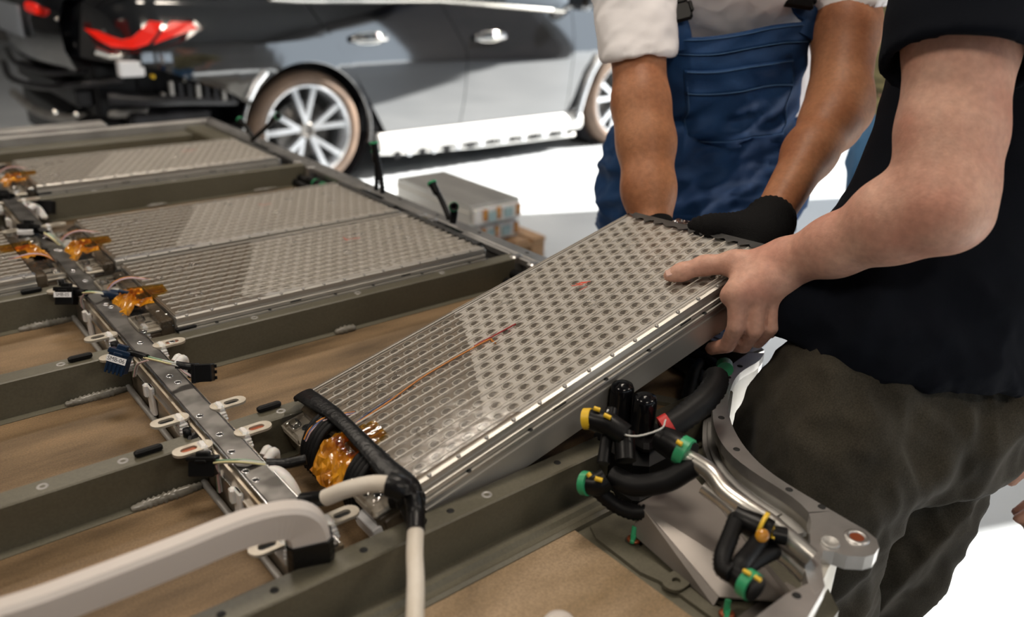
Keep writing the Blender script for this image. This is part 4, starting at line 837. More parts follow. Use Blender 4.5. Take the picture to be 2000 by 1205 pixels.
b = MB(); b.tube([(WX + .40 * math.cos(q), 4.405 + .02, .345 + .40 * math.sin(q)) for q in np.linspace(-.25, PI + .02, 30)], .012, 8); part('arch_trim', b, 'car_black', car)
b = MB(); b.tube([(WX - .25, 4.40, .70), (WX - .31, 4.40, .64), (WX - .36, 4.40, .56)], .022, 8); part('arch_bracket', b, 'car_silver', car)
b = MB(); b.lathe([(.40, 0), (.405, .28), (.05, .285)], (WX, 4.46, .345), (0, 1, 0), 32); part('wheel_well', b, 'car_under', car); b = MB(); b.lathe([(.40, 0), (.405, .28), (.05, .285)], (FX, 4.46, .345), (0, 1, 0), 32); part('wheel_well', b, 'car_under', car)
# wheels
def wheel(x, yo, sgn, label):
    t = thing('wheel', label, 'wheel', (x, yo, .345)); t.parent = car; t.location = Vector((x, yo, .345)) - wloc(car); del t['category']; del t['label']
    a = (0, sgn, 0)                                                            # axis pointing into the car
    b = MB(); b.lathe([(.262, .03), (.268, .008), (.300, .0), (.326, .010), (.340, .035), (.344, .08), (.344, .16), (.338, .20), (.31, .228), (.265, .22)], (0, 0, 0), a, 56); part('tyre', b, 'tyre', t, world=False)
    b = MB(); b.lathe([(.268, .012), (.262, .006), (.254, .010), (.248, .03), (.235, .05), (.232, .20), (.262, .215)], (0, 0, 0), a, 56); part('rim', b, 'car_silver', t, world=False)
    b = MB(); b.lathe([(.0, .10), (.165, .10), (.165, .13), (.0, .13)], (0, 0, 0), a, 40); part('brake_disc', b, 'brake', t, world=False); b = MB(); b.lathe([(0, .15), (.233, .15)], (0, 0, 0), a, 40); part('backing_plate', b, 'hole', t, world=False)
    b = MB(); b.lathe([(0, .034), (.026, .034), (.030, .030), (.050, .030), (.056, .06)], (0, 0, 0), a, 30); part('hub', b, 'brake', t, world=False)
    for k in range(5):
        q0 = 2 * PI * k / 5 + .35; sp = MB()
        for dq in (-.25, .25):
            q1 = q0 + dq; A = Vector((.045 * math.cos(q0), sgn * .030, .045 * math.sin(q0))); B = Vector((.258 * math.cos(q1), sgn * .016, .258 * math.sin(q1)))
            dr = (B - A).normalized(); sd = dr.cross(Vector((0, 1, 0))).normalized(); dep = Vector((0, sgn, 0)); w0, w1 = .013, .016
            sp.add([A + sd * w0, A - sd * w0, B - sd * w1, B + sd * w1, A + sd * w0 + dep * .05, A - sd * w0 + dep * .05, B - sd * w1 + dep * .05, B + sd * w1 + dep * .05], [(0, 1, 2, 3)[::-1], (4, 5, 6, 7), (0, 4, 5, 1), (1, 5, 6, 2), (2, 6, 7, 3), (3, 7, 4, 0)])
        part('spoke', sp, 'car_silver', t, world=False)
    return t
wheel(WX, 4.425, 1, 'rear'); wheel(FX, 4.425, 1, 'front'); wheel(WX, 2 * CY - 4.425, -1, 'r'); wheel(FX, 2 * CY - 4.425, -1, 'f')
# tail lamp on the rear corner
def lamp_poly(name, pts, m, off, th=.03, label=None):
    b = MB(); Q = []
    for x, y in pts:
        w = onY(x, y, 4.40)
        for _ in range(8): w = onY(x, y, ys(float(w[0]), float(w[2])) - off)
        Q.append(Vector(w))
    n = len(Q); b.add(Q + [p + Vector((.01, th, 0)) for p in Q], [tuple(range(n)), tuple(range(2 * n - 1, n - 1, -1))] + [(i, n + i, n + (i + 1) % n, (i + 1) % n) for i in range(n)]); return part(name, b, m, car, label=label)
lamp_poly('tail_lamp_housing', [(160, 45), (185, 86), (218, 103), (268, 105), (320, 95), (362, 78), (396, 55), (380, 40), (320, 34), (240, 38)], 'tail_dark', .006, .05)
lamp_poly('tail_lamp', [(164, 56), (192, 78), (218, 92), (262, 95), (290, 86), (305, 68), (318, 44), (292, 41), (276, 58), (258, 74), (238, 78), (214, 70), (190, 60)], 'tail_red', .016, .04, 'red glowing tail lamp')
lamp_poly('tail_lamp', [(300, 86), (338, 72), (386, 55), (374, 44), (334, 42), (318, 60)], 'tail_red', .014, .04, 'red glowing tail lamp')
# tailgate, plate recess, exposed rear structure
b = MB(); V = []; F = []; ny = 14
for j in range(ny + 1):
    y = 4.62 + (2 * CY - 9.24) * j / ny; cr = -.10 * (1 - ((y - CY) / .72) ** 2)
    V += [(1.03 + cr, y, .72), (.99 + cr, y, .82), (.985 + cr, y, .95), (1.02 + cr, y, 1.05), (1.12 + cr, y, 1.09), (1.5 + cr, y, 1.22)]
for j in range(ny):
    for i in range(5): F.append((j * 6 + i, j * 6 + i + 1, (j + 1) * 6 + i + 1, (j + 1) * 6 + i))
b.add(V, F, 0, True); tg = part('tailgate', b, 'car_black', car)
b = MB(); b.box((.885, 5.30, .93), (.01, .62, .16), bev=.004); part('plate_recess', b, 'plate_grey', tg); b = MB(); b.box((.878, 5.30, .93), (.006, .54, .12), bev=.002); part('number_plate', b, 'plate_grey', tg)
b = MB(); b.box((.93, 4.9, 1.0), (.03, .22, .05), bev=.01); part('tail_lamp', b, 'tail_red', tg)
b = MB(); b.bb(1.02, 1.35, 4.55, 2 * CY - 4.50, .20, .50, bev=.04); b.bb(1.08, 1.3, 4.58, 2 * CY - 4.58, .48, .76, bev=.02); part('rear_panel_shade', b, 'car_dark', car)  # rear panel, plus a black box added as deep shade under the tail
b = MB(); b.bb(1.0, 1.08, 4.62, 2 * CY - 4.62, .54, .63, bev=.012); part('crash_beam', b, 'car_under', car)
b = MB(); b.tube(smooth_path([(.93, 6.0, .62), (.86, 5.4, .60), (.92, 4.85, .62), (1.04, 4.58, .66), (1.2, 4.50, .68)]), .018, 8); b.tube(smooth_path([(.96, 6.0, .70), (.90, 5.4, .68), (.95, 4.85, .69), (1.06, 4.62, .72)]), .014, 8); part('bumper_bracket', b, 'car_under', car)
b = MB(); b.tube(smooth_path([(.95, 6.0, .44), (.95, 5.4, .42), (1.0, 4.95, .44), (1.12, 4.62, .50), (1.3, 4.50, .52)]), .024, 8); part('exhaust_trim', b, 'alu_dull', car)
b = MB(); b.tube(smooth_path([(1.12, 4.50, .60), (1.3, 4.46, .58), (1.5, 4.46, .57), (1.75, 4.46, .55)]), .030, 8); b.bb(1.2, 1.62, 4.47, 4.60, .40, .52, bev=.02); b.bb(1.55, 1.78, 4.46, 4.62, .30, .42, bev=.02); part('side_bracket', b, 'car_under', car)
for k in range(9):
    x = 1.40 + .045 * k; b = MB(); b.bb(x, x + .020, 4.425, 4.45, .545 + .012 * (8 - k) * .6, .615 + .012 * (8 - k) * .6, bev=.003); part('clip', b, 'car_under' if k % 3 else 'alu_dull', car)
q = onY(255, 134, 4.46); b = MB(); b.box(q, (.12, .05, .075), bev=.006); part('control_box', b, 'label_white', car, label='pale control box below the lamp')
b = MB(); b.tube([onY(185, 100, 4.42), onY(215, 110, 4.42), onY(235, 108, 4.42)], .018, 8); part('reflector', b, 'chrome', car)
for (x, y, r, m_) in ((112, 37, .006, 'chrome'), (310, 130, .012, 'chrome'), (300, 150, .010, 'yellow'), (362, 158, .010, 'chrome'), (108, 220, .012, 'chrome'), (150, 224, .010, 'chrome'), (320, 185, .010, 'alu'), (480, 185, .011, 'chrome')):
    q = onY(x, y, 4.44); b = MB(); b.lathe([(0, 0), (r, .004), (r, .03)], q, (0, 1, 0), 10); part('bolt', b, m_, car)
# ------------------------------------------------------------------ people: smooth implicit bodies, meshed to one continuous surface
def A3(p): return np.array([float(p[0]), float(p[1]), float(p[2])])
class Body:
    def __init__(s, h): s.h = h; s.pr = []
    def rc(s, a, b, ra, rb, k=.012, u=None, sc=1.0, op='u'):
        a, b = A3(a), A3(b); m = max(ra, rb) / min(1.0, sc) + k + 3 * s.h; ab = b - a; L2 = max(float(ab @ ab), 1e-9); uu = None if u is None else A3(u) / np.linalg.norm(A3(u))
        def fn(X, Y, Z):
            px, py, pz = X - a[0], Y - a[1], Z - a[2]; t = np.clip((px * ab[0] + py * ab[1] + pz * ab[2]) / L2, 0, 1); qx, qy, qz = px - t * ab[0], py - t * ab[1], pz - t * ab[2]; d2 = qx * qx + qy * qy + qz * qz
            if uu is not None: d2 = d2 + (sc * sc - 1) * (qx * uu[0] + qy * uu[1] + qz * uu[2]) ** 2
            return np.sqrt(np.maximum(d2, 0)) - (ra + (rb - ra) * t)
        s.pr.append((op, k, fn, np.minimum(a, b) - m, np.maximum(a, b) + m)); return s
    def chain(s, pts, rr, k=.012, u=None, sc=1.0, op='u'):
        for i in range(len(pts) - 1): s.rc(pts[i], pts[i + 1], rr[i], rr[i + 1], k, u, sc, op)
        return s
    def ell(s, c, ax, r, k=.012, op='u'):
        c = A3(c); ax = np.array([A3(q) / np.linalg.norm(A3(q)) for q in ax]); m = max(r) + k + 3 * s.h
        def fn(X, Y, Z):
            p = (X - c[0], Y - c[1], Z - c[2]); q = [(p[0] * a[0] + p[1] * a[1] + p[2] * a[2]) for a in ax]; k0 = np.sqrt(sum((q[i] / r[i]) ** 2 for i in range(3))); k1 = np.sqrt(sum((q[i] / r[i] ** 2) ** 2 for i in range(3)))
            return k0 * (k0 - 1) / np.maximum(k1, 1e-6)
        s.pr.append((op, k, fn, c - m, c + m)); return s
    def cut(s, p, n, lo, hi):
        """remove the side the normal points to, inside a box"""
        p, n = A3(p), A3(n) / np.linalg.norm(A3(n)); s.pr.append(('p', 0, lambda X, Y, Z: (X - p[0]) * n[0] + (Y - p[1]) * n[1] + (Z - p[2]) * n[2], A3(lo), A3(hi))); return s
    def field(s):
        h = s.h; us = [p for p in s.pr if p[0] == 'u']; lo = np.min([p[3] for p in us], 0) - 2 * h; hi = np.max([p[4] for p in us], 0) + 2 * h
        nn = np.ceil((hi - lo) / h).astype(int) + 1; Fd = np.full(nn, 9.0, np.float32); g = [(lo[i] + h * np.arange(nn[i])).astype(np.float32) for i in range(3)]
        for op, k, fn, a, b in s.pr:
            i0 = np.maximum(np.floor((a - lo) / h).astype(int), 0); i1 = np.minimum(np.ceil((b - lo) / h).astype(int) + 1, nn)
            if np.any(i1 <= i0): continue
            sl = tuple(slice(i0[i], i1[i]) for i in range(3)); d = fn(g[0][sl[0]][:, None, None], g[1][sl[1]][None, :, None], g[2][sl[2]][None, None, :]).astype(np.float32); cur = Fd[sl]
            if op == 'u':
                hh = np.maximum(k - np.abs(cur - d), 0) / max(k, 1e-6); Fd[sl] = np.minimum(cur, d) - hh * hh * k * .25
            elif op == 's':
                d = -d; hh = np.maximum(k - np.abs(cur - d), 0) / max(k, 1e-6); Fd[sl] = np.maximum(cur, d) + hh * hh * k * .25
            elif op == 'p': Fd[sl] = np.maximum(cur, d)
        return Fd, lo
    def mesh(s, smooth=2, disp=None):
        Fd, lo = s.field(); h = s.h; S = Fd < 0; nx, ny, nz = S.shape
        cs = np.zeros((nx - 1, ny - 1, nz - 1), np.uint8); cor = [(i, j, k) for i in (0, 1) for j in (0, 1) for k in (0, 1)]
        for i, j, k in cor: cs += S[i:nx - 1 + i, j:ny - 1 + j, k:nz - 1 + k]
        idx = np.argwhere((cs > 0) & (cs < 8)); n = len(idx); vid = np.full(cs.shape, -1, np.int32); vid[idx[:, 0], idx[:, 1], idx[:, 2]] = np.arange(n)
        val = np.stack([Fd[idx[:, 0] + i, idx[:, 1] + j, idx[:, 2] + k] for i, j, k in cor], 1); cc = np.array(cor, float); acc = np.zeros((n, 3)); cnt = np.zeros(n)
        for a in range(8):
            for b_ in range(a + 1, 8):
                if abs(cc[a] - cc[b_]).sum() != 1: continue
                m = (val[:, a] < 0) != (val[:, b_] < 0); t = val[m, a] / (val[m, a] - val[m, b_]); acc[m] += cc[a] + t[:, None] * (cc[b_] - cc[a]); cnt[m] += 1
        V = lo + h * (idx + acc / np.maximum(cnt, 1)[:, None]); quads = []
        for ax in range(3):
            sl0 = [slice(None)] * 3; sl1 = [slice(None)] * 3; sl0[ax] = slice(0, -1); sl1[ax] = slice(1, None); A_ = S[tuple(sl0)]; B_ = S[tuple(sl1)]; e = np.argwhere(A_ != B_); o1, o2 = [q for q in range(3) if q != ax]
            ok = (e[:, o1] > 0) & (e[:, o2] > 0) & (e[:, o1] < cs.shape[o1]) & (e[:, o2] < cs.shape[o2]); e = e[ok]; fl = A_[e[:, 0], e[:, 1], e[:, 2]]
            def at(d1, d2): q = e.copy(); q[:, o1] -= d1; q[:, o2] -= d2; return vid[q[:, 0], q[:, 1], q[:, 2]]
            Q = np.stack([at(1, 1), at(0, 1), at(0, 0), at(1, 0)], 1); flip = fl if ax != 1 else ~fl; Q[~flip] = Q[~flip][:, ::-1]; quads.append(Q)
        Q = np.concatenate(quads); Q = Q[(Q >= 0).all(1)]
        E_ = np.concatenate([Q[:, [0, 1]], Q[:, [1, 2]], Q[:, [2, 3]], Q[:, [3, 0]]])
        for _ in range(smooth):
            a2 = np.zeros_like(V); c2 = np.zeros(n)
            for c in range(3): a2[:, c] = np.bincount(E_[:, 0], V[E_[:, 1], c], n) + np.bincount(E_[:, 1], V[E_[:, 0], c], n)
            c2 = np.bincount(E_[:, 0], minlength=n) + np.bincount(E_[:, 1], minlength=n); V = V * .45 + .55 * a2 / np.maximum(c2, 1)[:, None]
        if disp is not None:
            fn_ = np.cross(V[Q[:, 2]] - V[Q[:, 0]], V[Q[:, 3]] - V[Q[:, 1]]); N = np.zeros_like(V)
            for c in range(4):
                for a in range(3): N[:, a] += np.bincount(Q[:, c], fn_[:, a], n)
            N /= np.maximum(np.linalg.norm(N, axis=1), 1e-9)[:, None]; V = V + N * disp(V)[:, None]
        return V, Q
    def build(s, name, m, parent, smooth=2, disp=None, label=None):
        V, Q = s.mesh(smooth, disp); me = bpy.data.meshes.new(name); w = np.array(wloc(parent)); V = V - w
        me.vertices.add(len(V)); me.vertices.foreach_set('co', V.astype(np.float32).ravel()); me.loops.add(len(Q) * 4); me.loops.foreach_set('vertex_index', Q.astype(np.int32).ravel()); me.polygons.add(len(Q)); me.polygons.foreach_set('loop_start', np.arange(0, len(Q) * 4, 4, dtype=np.int32)); me.polygons.foreach_set('loop_total', np.full(len(Q), 4, np.int32)); me.update(calc_edges=True)
        me.polygons.foreach_set('use_smooth', np.ones(len(Q), bool)); me.materials.append(MATS[m]); me.validate(); me.update()
        o = bpy.data.objects.new(name, me); COL.objects.link(o); o.parent = parent
        if label: o['label'] = label
        return o
def wave(V, seed, f, st=(1, 1, 1)):
    r = np.random.default_rng(seed); p = V * np.array(st); o = np.zeros(len(V)); w = np.zeros((len(V), 3))
    for i in range(3):
        k = r.normal(size=3); k *= f * .6 / np.linalg.norm(k); w[:, i] = np.sin(p @ k + r.uniform(0, 6)) * .9
    for i in range(7):
        k = r.normal(size=3); k *= f * r.uniform(.6, 1.6) / np.linalg.norm(k); o += np.sin(p @ k + r.uniform(0, 6) + w[:, i % 3] * 1.6)
    return o / 4
def folds(amp, f, seed, st=(1, 1, 1), ridge=True):
    def fn(V):
        a = wave(V, seed, f, st); b_ = wave(V, seed + 9, f * 2.1, st)
        return amp * ((1 - 2 * np.abs(a)) * .7 + .35 * b_ + .35) if ridge else amp * a
    return fn
def head(bd, c, fwd, up=(0, 0, 1)):
    c = A3(c); f = A3(fwd) / np.linalg.norm(A3(fwd)); u = A3(up); u = u - f * (u @ f); u /= np.linalg.norm(u); r = np.cross(f, u)
    bd.ell(c + u * .02 - f * .01, (f, r, u), (.098, .076, .105), .02); bd.ell(c - u * .055 + f * .025, (f, r, u), (.065, .058, .065), .03)
    bd.rc(c + f * .088 + u * .012, c + f * .106 - u * .022, .009, .014, .012); bd.rc(c + f * .085 - u * .055 - r * .02, c + f * .085 - u * .055 + r * .02, .008, .008, .008)
    for s_ in (-1, 1):
        bd.ell(c + r * s_ * .078 - f * .005 - u * .005, (f, r, u), (.016, .008, .030), .006); bd.ell(c + f * .085 + r * s_ * .032 + u * .015, (f, r, u), (.012, .014, .010), .01, 's')
    return c, f, r, u
def hair(par, c, f, r, u, m='hair'):
    bd = Body(.008); bd.ell(c + u * .035 - f * .016, (f, r, u), (.098, .083, .098), .01); bd.cut(c + f * .055 + u * .035, f * 1.0 - u * .75, c - .2, c + .2); bd.build('hair', m, par)
def shoe(par, a, fwd):
    f = A3(fwd) / np.linalg.norm(A3(fwd)); bd = Body(.008); a = A3(a); bd.rc(a + [0, 0, .055] - f * .04, a + f * .15 + [0, 0, .04], .048, .042, .02); bd.rc(a + [0, 0, .11], a + [0, 0, .05], .045, .05, .02); bd.cut((a[0], a[1], .003), (0, 0, -1), (a[0] - .4, a[1] - .4, -.2), (a[0] + .4, a[1] + .4, .3)); bd.build('shoe', 'shoe', par)
def hand_relaxed(bd, w, d, palm_n, side, k=.006, rs=1.0, curl=.5):
    """w wrist, d direction to the fingers, palm_n palm normal, side +1/-1 thumb side along cross(d,palm_n)"""
    w = A3(w); d = A3(d) / np.linalg.norm(A3(d)); n_ = A3(palm_n); n_ = n_ - d * (n_ @ d); n_ /= np.linalg.norm(n_); s_ = np.cross(d, n_) * side
    tips = []
    for i, (off, L) in enumerate(((.030, .040), (.010, .045), (-.010, .042), (-.028, .033))):
        m = w + d * (.092 - abs(off) * .25) + s_ * off; bd.rc(w + d * .01 + s_ * off * .6, m, .016, .0125, .012)
        a1 = curl * (1 + .15 * i); p1 = m + (d * math.cos(a1) + n_ * math.sin(a1)) * L; p2 = p1 + (d * math.cos(a1 * 2) + n_ * math.sin(a1 * 2)) * L * .65; p3 = p2 + (d * math.cos(a1 * 2.6) + n_ * math.sin(a1 * 2.6)) * L * .5
        bd.chain([m, p1, p2, p3], [.0105 * rs, .0095 * rs, .0088 * rs, .0075 * rs], k); tips.append(p3)
    b0 = w + d * .025 + s_ * .022 + n_ * .008; b1 = b0 + (d * .75 + s_ * .6 + n_ * .3) * .045; b2 = b1 + (d * .9 + s_ * .25 + n_ * .35) * .034; b3 = b2 + (d * .95 + n_ * .35) * .025
    bd.chain([w, b0, b1, b2, b3], [.022, .018, .0135, .0115, .0095], k)

# ---- the man on the right in black shirt, left hand on the module
R = thing('person', 'person in black shirt and dark work trousers gripping the raised module, at right', 'person', (1.06, .42, 0))
def Lw(x, y, z): return np.array(LW(x, y, z))
RF = -RT * 1.0 + np.array([0, 0, 0]); RF = np.array([-.72, .62, 0]); RF /= np.linalg.norm(RF)
sh = D(1900, -95, .97); el = D(1838, 408, .925); wr = Lw(.556, -.200, .012)
sh2 = D(1925, -60, 1.30); el2 = D(1825, 400, 1.24); wr2 = D(1548, 512, 1.25)
pel = D(1745, 745, 1.16); che = D(1965, 90, 1.16); wst = D(1800, 520, 1.15); nck = (sh + sh2) / 2 + np.array([-.01, .02, .05]); hd = nck + np.array([-.05, .045, .17])
bd = Body(.0036)
ud = (wr - el) / np.linalg.norm(wr - el)
m1_ = el + (wr - el) * .28; m2_ = el + (wr - el) * .65
flat_ax = np.cross(ud, FW)
bd.chain([sh, sh + (el - sh) * .35, sh + (el - sh) * .72, el], [.062, .061, .056, .048], .02, FW, 1.06)
bd.rc(el + np.array(RT) * .022 - np.array(UP) * .004, el + np.array(RT) * .034 + np.array(UP) * .020, .026, .022, .03)            # elbow point
bd.chain([el, m1_ + np.array(UP) * .004, m2_, wr], [.047, .046, .036, .0285], .02); bd.rc(el + (sh - el) * .12, m1_ + np.array(UP) * .016, .038, .034, .03)
bd.rc(wr - ud * .01, wr + ud * .02, .027, .025, .015, np.cross(ud, LR @ Vector((0, 1, 0))), 1.0)
idx_ = [Lw(.476, -.182, -.004), Lw(.464, -.187, -.040), Lw(.463, -.169, -.076), Lw(.463, -.140, -.0915)]
mid_ = [Lw(.497, -.194, -.012), Lw(.4835, -.200, -.052), Lw(.4835, -.178, -.085), Lw(.485, -.146, -.0945)]
rng_ = [Lw(.519, -.202, -.021), Lw(.5060, -.207, -.058), Lw(.5060, -.184, -.088), Lw(.507, -.152, -.0955)]
pin_ = [Lw(.540, -.204, -.030), Lw(.5275, -.207, -.062), Lw(.5275, -.188, -.084), Lw(.528, -.160, -.0915)]
for f_, r0 in ((idx_, .0124), (mid_, .0126), (rng_, .0118), (pin_, .0102)):
    bd.rc(wr, f_[0], .026, r0 + .0006, .014); bd.rc((wr + f_[0]) / 2, f_[0] + np.array(LR @ Vector((0, .012, -.002))), .021, .013, .012); bd.chain(f_, [r0, r0 * .93, r0 * .84, r0 * .76], .0018)
th_ = [Lw(.540, -.180, .012), Lw(.516, -.150, .018), Lw(.496, -.114, .0155), Lw(.472, -.094, .0115), Lw(.459, -.083, .0090)]
bd.chain([wr] + th_, [.024, .021, .0165, .0122, .0112, .0088], .012); bd.rc(Lw(.515, -.165, .010), Lw(.482, -.180, .004), .015, .012, .014)
# other arm, torso core, legs
bd.chain([sh2, el2, wr2], [.055, .042, .026], .02); hand_relaxed(bd, wr2, -RT * .7 + FW * .2, -UP, 1)
bd.chain([pel, wst, che], [.095, .10, .105], .03, RF, 1.15); bd.chain([sh, (sh + sh2) / 2, sh2], [.06, .09, .06], .03); bd.rc(che, nck, .09, .055, .03); bd.rc(nck, hd, .055, .055, .02)
hc = head(bd, hd + np.array([-.02, .015, .06]), RF + np.array([0, 0, -.5]))
hipl = D(1655, 800, 1.10); hipr = D(1800, 790, 1.22); knl = D(1590, 1010, 1.08); knr = D(1745, 1080, 1.20)
fl_ = np.array([hipl[0] + .02, hipl[1] - .06, .10]); fr_ = np.array([hipr[0] - .03, hipr[1] + .02, .10])
bd.chain([hipl + FW * .02, knl + FW * .02, fl_], [.06, .04, .035], .02); bd.chain([hipr, knr + FW * .03, fr_], [.06, .04, .035], .02)
bd.build('body', 'skin_pale', R, 2); hair(R, *hc)
nm = MB(); tn = Lw(.4615, -.0865, .0185); nm_ = LR @ Vector((0, 0, 1)); dn = (Vector(th_[3]) - Vector(th_[4])).normalized(); Rn = frame(dn, (Vector((0, 0, 1)).cross(dn)))
nn_ = (Vector(-FW) + nm_ * .9); nn_ = (nn_ - dn * nn_.dot(dn)).normalized(); Rn = frame(dn, nn_.cross(dn)); tc_ = Vector(th_[4]).lerp(Vector(th_[3]), .12) + nn_ * .0083
nm = MB(); nm.box(tc_, (.0125, .0105, .0026), bev=.0012, rot=Rn); part('thumb_nail', nm, 'nail', R)
# shirt
bd = Body(.006); sl = sh + (el - sh) * .40; sax = (el - sh) / np.linalg.norm(el - sh); hemc = D(1760, 700, 1.16)
bd.chain([sh, sl + sax * .04], [.082, .087], .03); bd.cut(sl + sax * .022, sax, sl - .14, sl + .14); bd.chain([sl - sax * .06, sl + sax * .05], [.069, .074], .004, op='s')
sl2 = sh2 + (el2 - sh2) * .4; bd.chain([sh2, sl2], [.078, .082], .03)
bd.chain([hemc, D(1778, 590, 1.17), D(1868, 400, 1.19), che + FW * .02], [.172, .165, .148, .145], .03, RF, 1.10); bd.chain([sh, (sh + sh2) / 2 - [0, 0, .02] + RT * .05, sh2 + RT * .03], [.080, .115, .075], .03); bd.rc(che, nck - [0, 0, .02] + RT * .03, .13, .075, .04)
bd.rc(D(1655, 645, 1.10), D(1585, 622, 1.11), .105, .068, .05); bd.rc(D(1920, 650, 1.15), D(1965, 660, 1.15), .07, .05, .05)
# hem: cut below a tilted plane
hp = [D(1540, 642, 1.12), D(1990, 692, 1.12), D(1745, 733, 1.02)]; hn = np.cross(hp[1] - hp[0], hp[2] - hp[0]); hn *= -np.sign(hn[2]) / np.linalg.norm(hn)
bd.cut(hp[0] + hn * .004, hn, pel - .5, pel + .5)
def shirt_disp(V):
    low = np.clip((1.02 - V[:, 2]) / .22, 0, 1); return folds(.009, 34, 3, (1, 1, 1.5))(V) * (.15 + .85 * low) + folds(.0025, 95, 5)(V) * low
bd.build('shirt', 'black_cotton', R, 5, shirt_disp)
b = MB()
# trousers
bd = Body(.006)
bd.chain([D(1765, 650, 1.17), D(1750, 760, 1.17)], [.138, .148], .04, RF, 1.12)
bd.ell(D(1870, 790, 1.17), (RT, UP, FW), (.078, .085, .12), .05); bd.ell(D(1815, 840, 1.15), (RT, UP, FW), (.09, .06, .10), .05)
bd.chain([D(1655, 770, 1.11), D(1608, 885, 1.10), knl + FW * .02, fl_ + [0, 0, .0]], [.105, .100, .078, .062], .05); bd.chain([D(1790, 830, 1.20), D(1765, 960, 1.22), knr + FW * .03, fr_], [.095, .082, .072, .060], .04)
bd.rc(D(1700, 905, 1.05), D(1760, 880, 1.06), .035, .045, .03); bd.rc(D(1760, 890, 1.06), D(1850, 905, 1.10), .035, .03, .03); bd.rc(D(1650, 955, 1.03), D(1700, 930, 1.05), .035, .03, .03)
bd.rc(D(1650, 750, 1.13), D(1560, 850, 1.12), .045, .055, .05)
def tr_disp(V):
    return folds(.013, 34, 11, (1.1, 1.1, .5))(V) + folds(.0035, 85, 12, (1, 1, .6))(V)
bd.build('trousers', 'trousers_dark', R, 5, tr_disp)
b = MB(); e0, e1, e2, e3 = D(1838, 925, 1.16), D(1858, 905, 1.18), D(1862, 978, 1.19), D(1836, 962, 1.17); b.add([e0, e1, e2, e3] + [q + FW * .006 for q in (e0, e1, e2, e3)], [(0, 1, 2, 3), (7, 6, 5, 4), (0, 4, 5, 1), (1, 5, 6, 2), (2, 6, 7, 3), (3, 7, 4, 0)]); part('pocket_flap', b, 'trousers_dark', R)
shoe(R, (fl_[0], fl_[1], 0), RF); shoe(R, (fr_[0], fr_[1], 0), RF)

# ---- the worker in blue bib overalls
B = thing('person', 'person in white t-shirt and blue bib overalls holding the far module end', 'person', (1.40, 1.06, 0))
BU = np.array([.86, -.5, 0]); BU /= np.linalg.norm(BU); BF = np.array([-.5, -.86, 0]); BF /= np.linalg.norm(BF)
s1 = D(1238, -55, 1.52); e1_ = D(1252, 205, 1.44); w1_ = D(1272, 430, 1.385); s2 = D(1665, -75, 1.56); e2_ = D(1638, 200, 1.44); w2_ = D(1508, 424, 1.275)
pc = D(1375, 335, 1.70); ch = D(1430, 20, 1.66); ws = D(1415, 200, 1.68); bn = (s1 + s2) / 2 + np.array([.0, .0, .06]); bh = bn + BF * .08 + np.array([0, 0, .13])
bd = Body(.0045)
f1 = (w1_ - e1_) / np.linalg.norm(w1_ - e1_); f2 = (w2_ - e2_) / np.linalg.norm(w2_ - e2_)
bd.chain([s1, s1 + (e1_ - s1) * .5, e1_], [.052, .049, .0465], .03); bd.chain([e1_, e1_ + f1 * .07 + RT * .003, e1_ + f1 * .16, w1_], [.0455, .046, .041, .034], .03)
bd.chain([s2, s2 + (e2_ - s2) * .5, e2_], [.056, .057, .051], .03); bd.chain([e2_, e2_ + f2 * .06 + RT * .006, e2_ + f2 * .15, w2_], [.049, .047, .039, .029], .03); bd.rc(e2_ + RT * .012 + UP * .01, e2_ + RT * .02 - UP * .02, .034, .03, .03)
hand_relaxed(bd, w1_, Lw(.62, .08, -.05) - w1_, -UP + FW * -.3, 1, curl=.25); hand_relaxed(bd, w2_, Lw(.60, -.04, -.03) - w2_, -UP, -1, curl=.25)
bd.chain([pc, ws, ch], [.13, .125, .13], .03, BF, 1.3); bd.chain([s1, (s1 + s2) / 2, s2], [.06, .09, .06], .03); bd.rc(ch, bn, .09, .055, .03); bd.rc(bn, bh, .055, .055, .02); hc = head(bd, bh + np.array([0, 0, .06]) + BF * .02, BF + np.array([0, 0, -.8]))
lh, rh_ = pc + BU * .085 - [0, 0, .03], pc - BU * .085 - [0, 0, .03]
ll = [lh, np.array([lh[0] + .03, lh[1] + .03, .50]), np.array([lh[0] + .05, lh[1] + .06, .10])]; rl = [rh_, np.array([rh_[0] + .02, rh_[1] + .03, .50]), np.array([rh_[0] + .03, rh_[1] + .06, .10])]
bd.chain(ll, [.085, .055, .04], .02); bd.chain(rl, [.085, .055, .04], .02)
bd.build('body', 'skin_tan', B, 2); hair(B, *hc)
# t-shirt
bd = Body(.006); ts = [ws - [0, 0, .05], ws, ch]
a1_ = (e1_ - s1) / np.linalg.norm(e1_ - s1); q1 = D(1246, 112, 1.475); a2_ = (e2_ - s2) / np.linalg.norm(e2_ - s2); q2 = D(1662, 22, 1.52)
bd.chain([s1, q1 + a1_ * .03], [.074, .0665], .03); bd.chain([s2, q2 + a2_ * .02], [.074, .071], .03)
v1_ = ray(1246, 112); v1_ = v1_ / np.linalg.norm(v1_); n1_ = -UP + RT * .06; n1_ = n1_ - v1_ * (n1_ @ v1_) * .9; v2_ = ray(1662, 22); v2_ = v2_ / np.linalg.norm(v2_); n2_ = -UP + RT * .05; n2_ = n2_ - v2_ * (n2_ @ v2_) * .9
bd.cut(q1 + a1_ * .004, n1_, q1 - .11, q1 + .11); bd.cut(q2, n2_, q2 - .10, q2 + .10); bd.chain([q1 - a1_ * .05, q1 + a1_ * .05], [.0525, .053], .003, op='s'); bd.chain([q2 - a2_ * .05, q2 + a2_ * .05], [.0585, .059], .003, op='s')
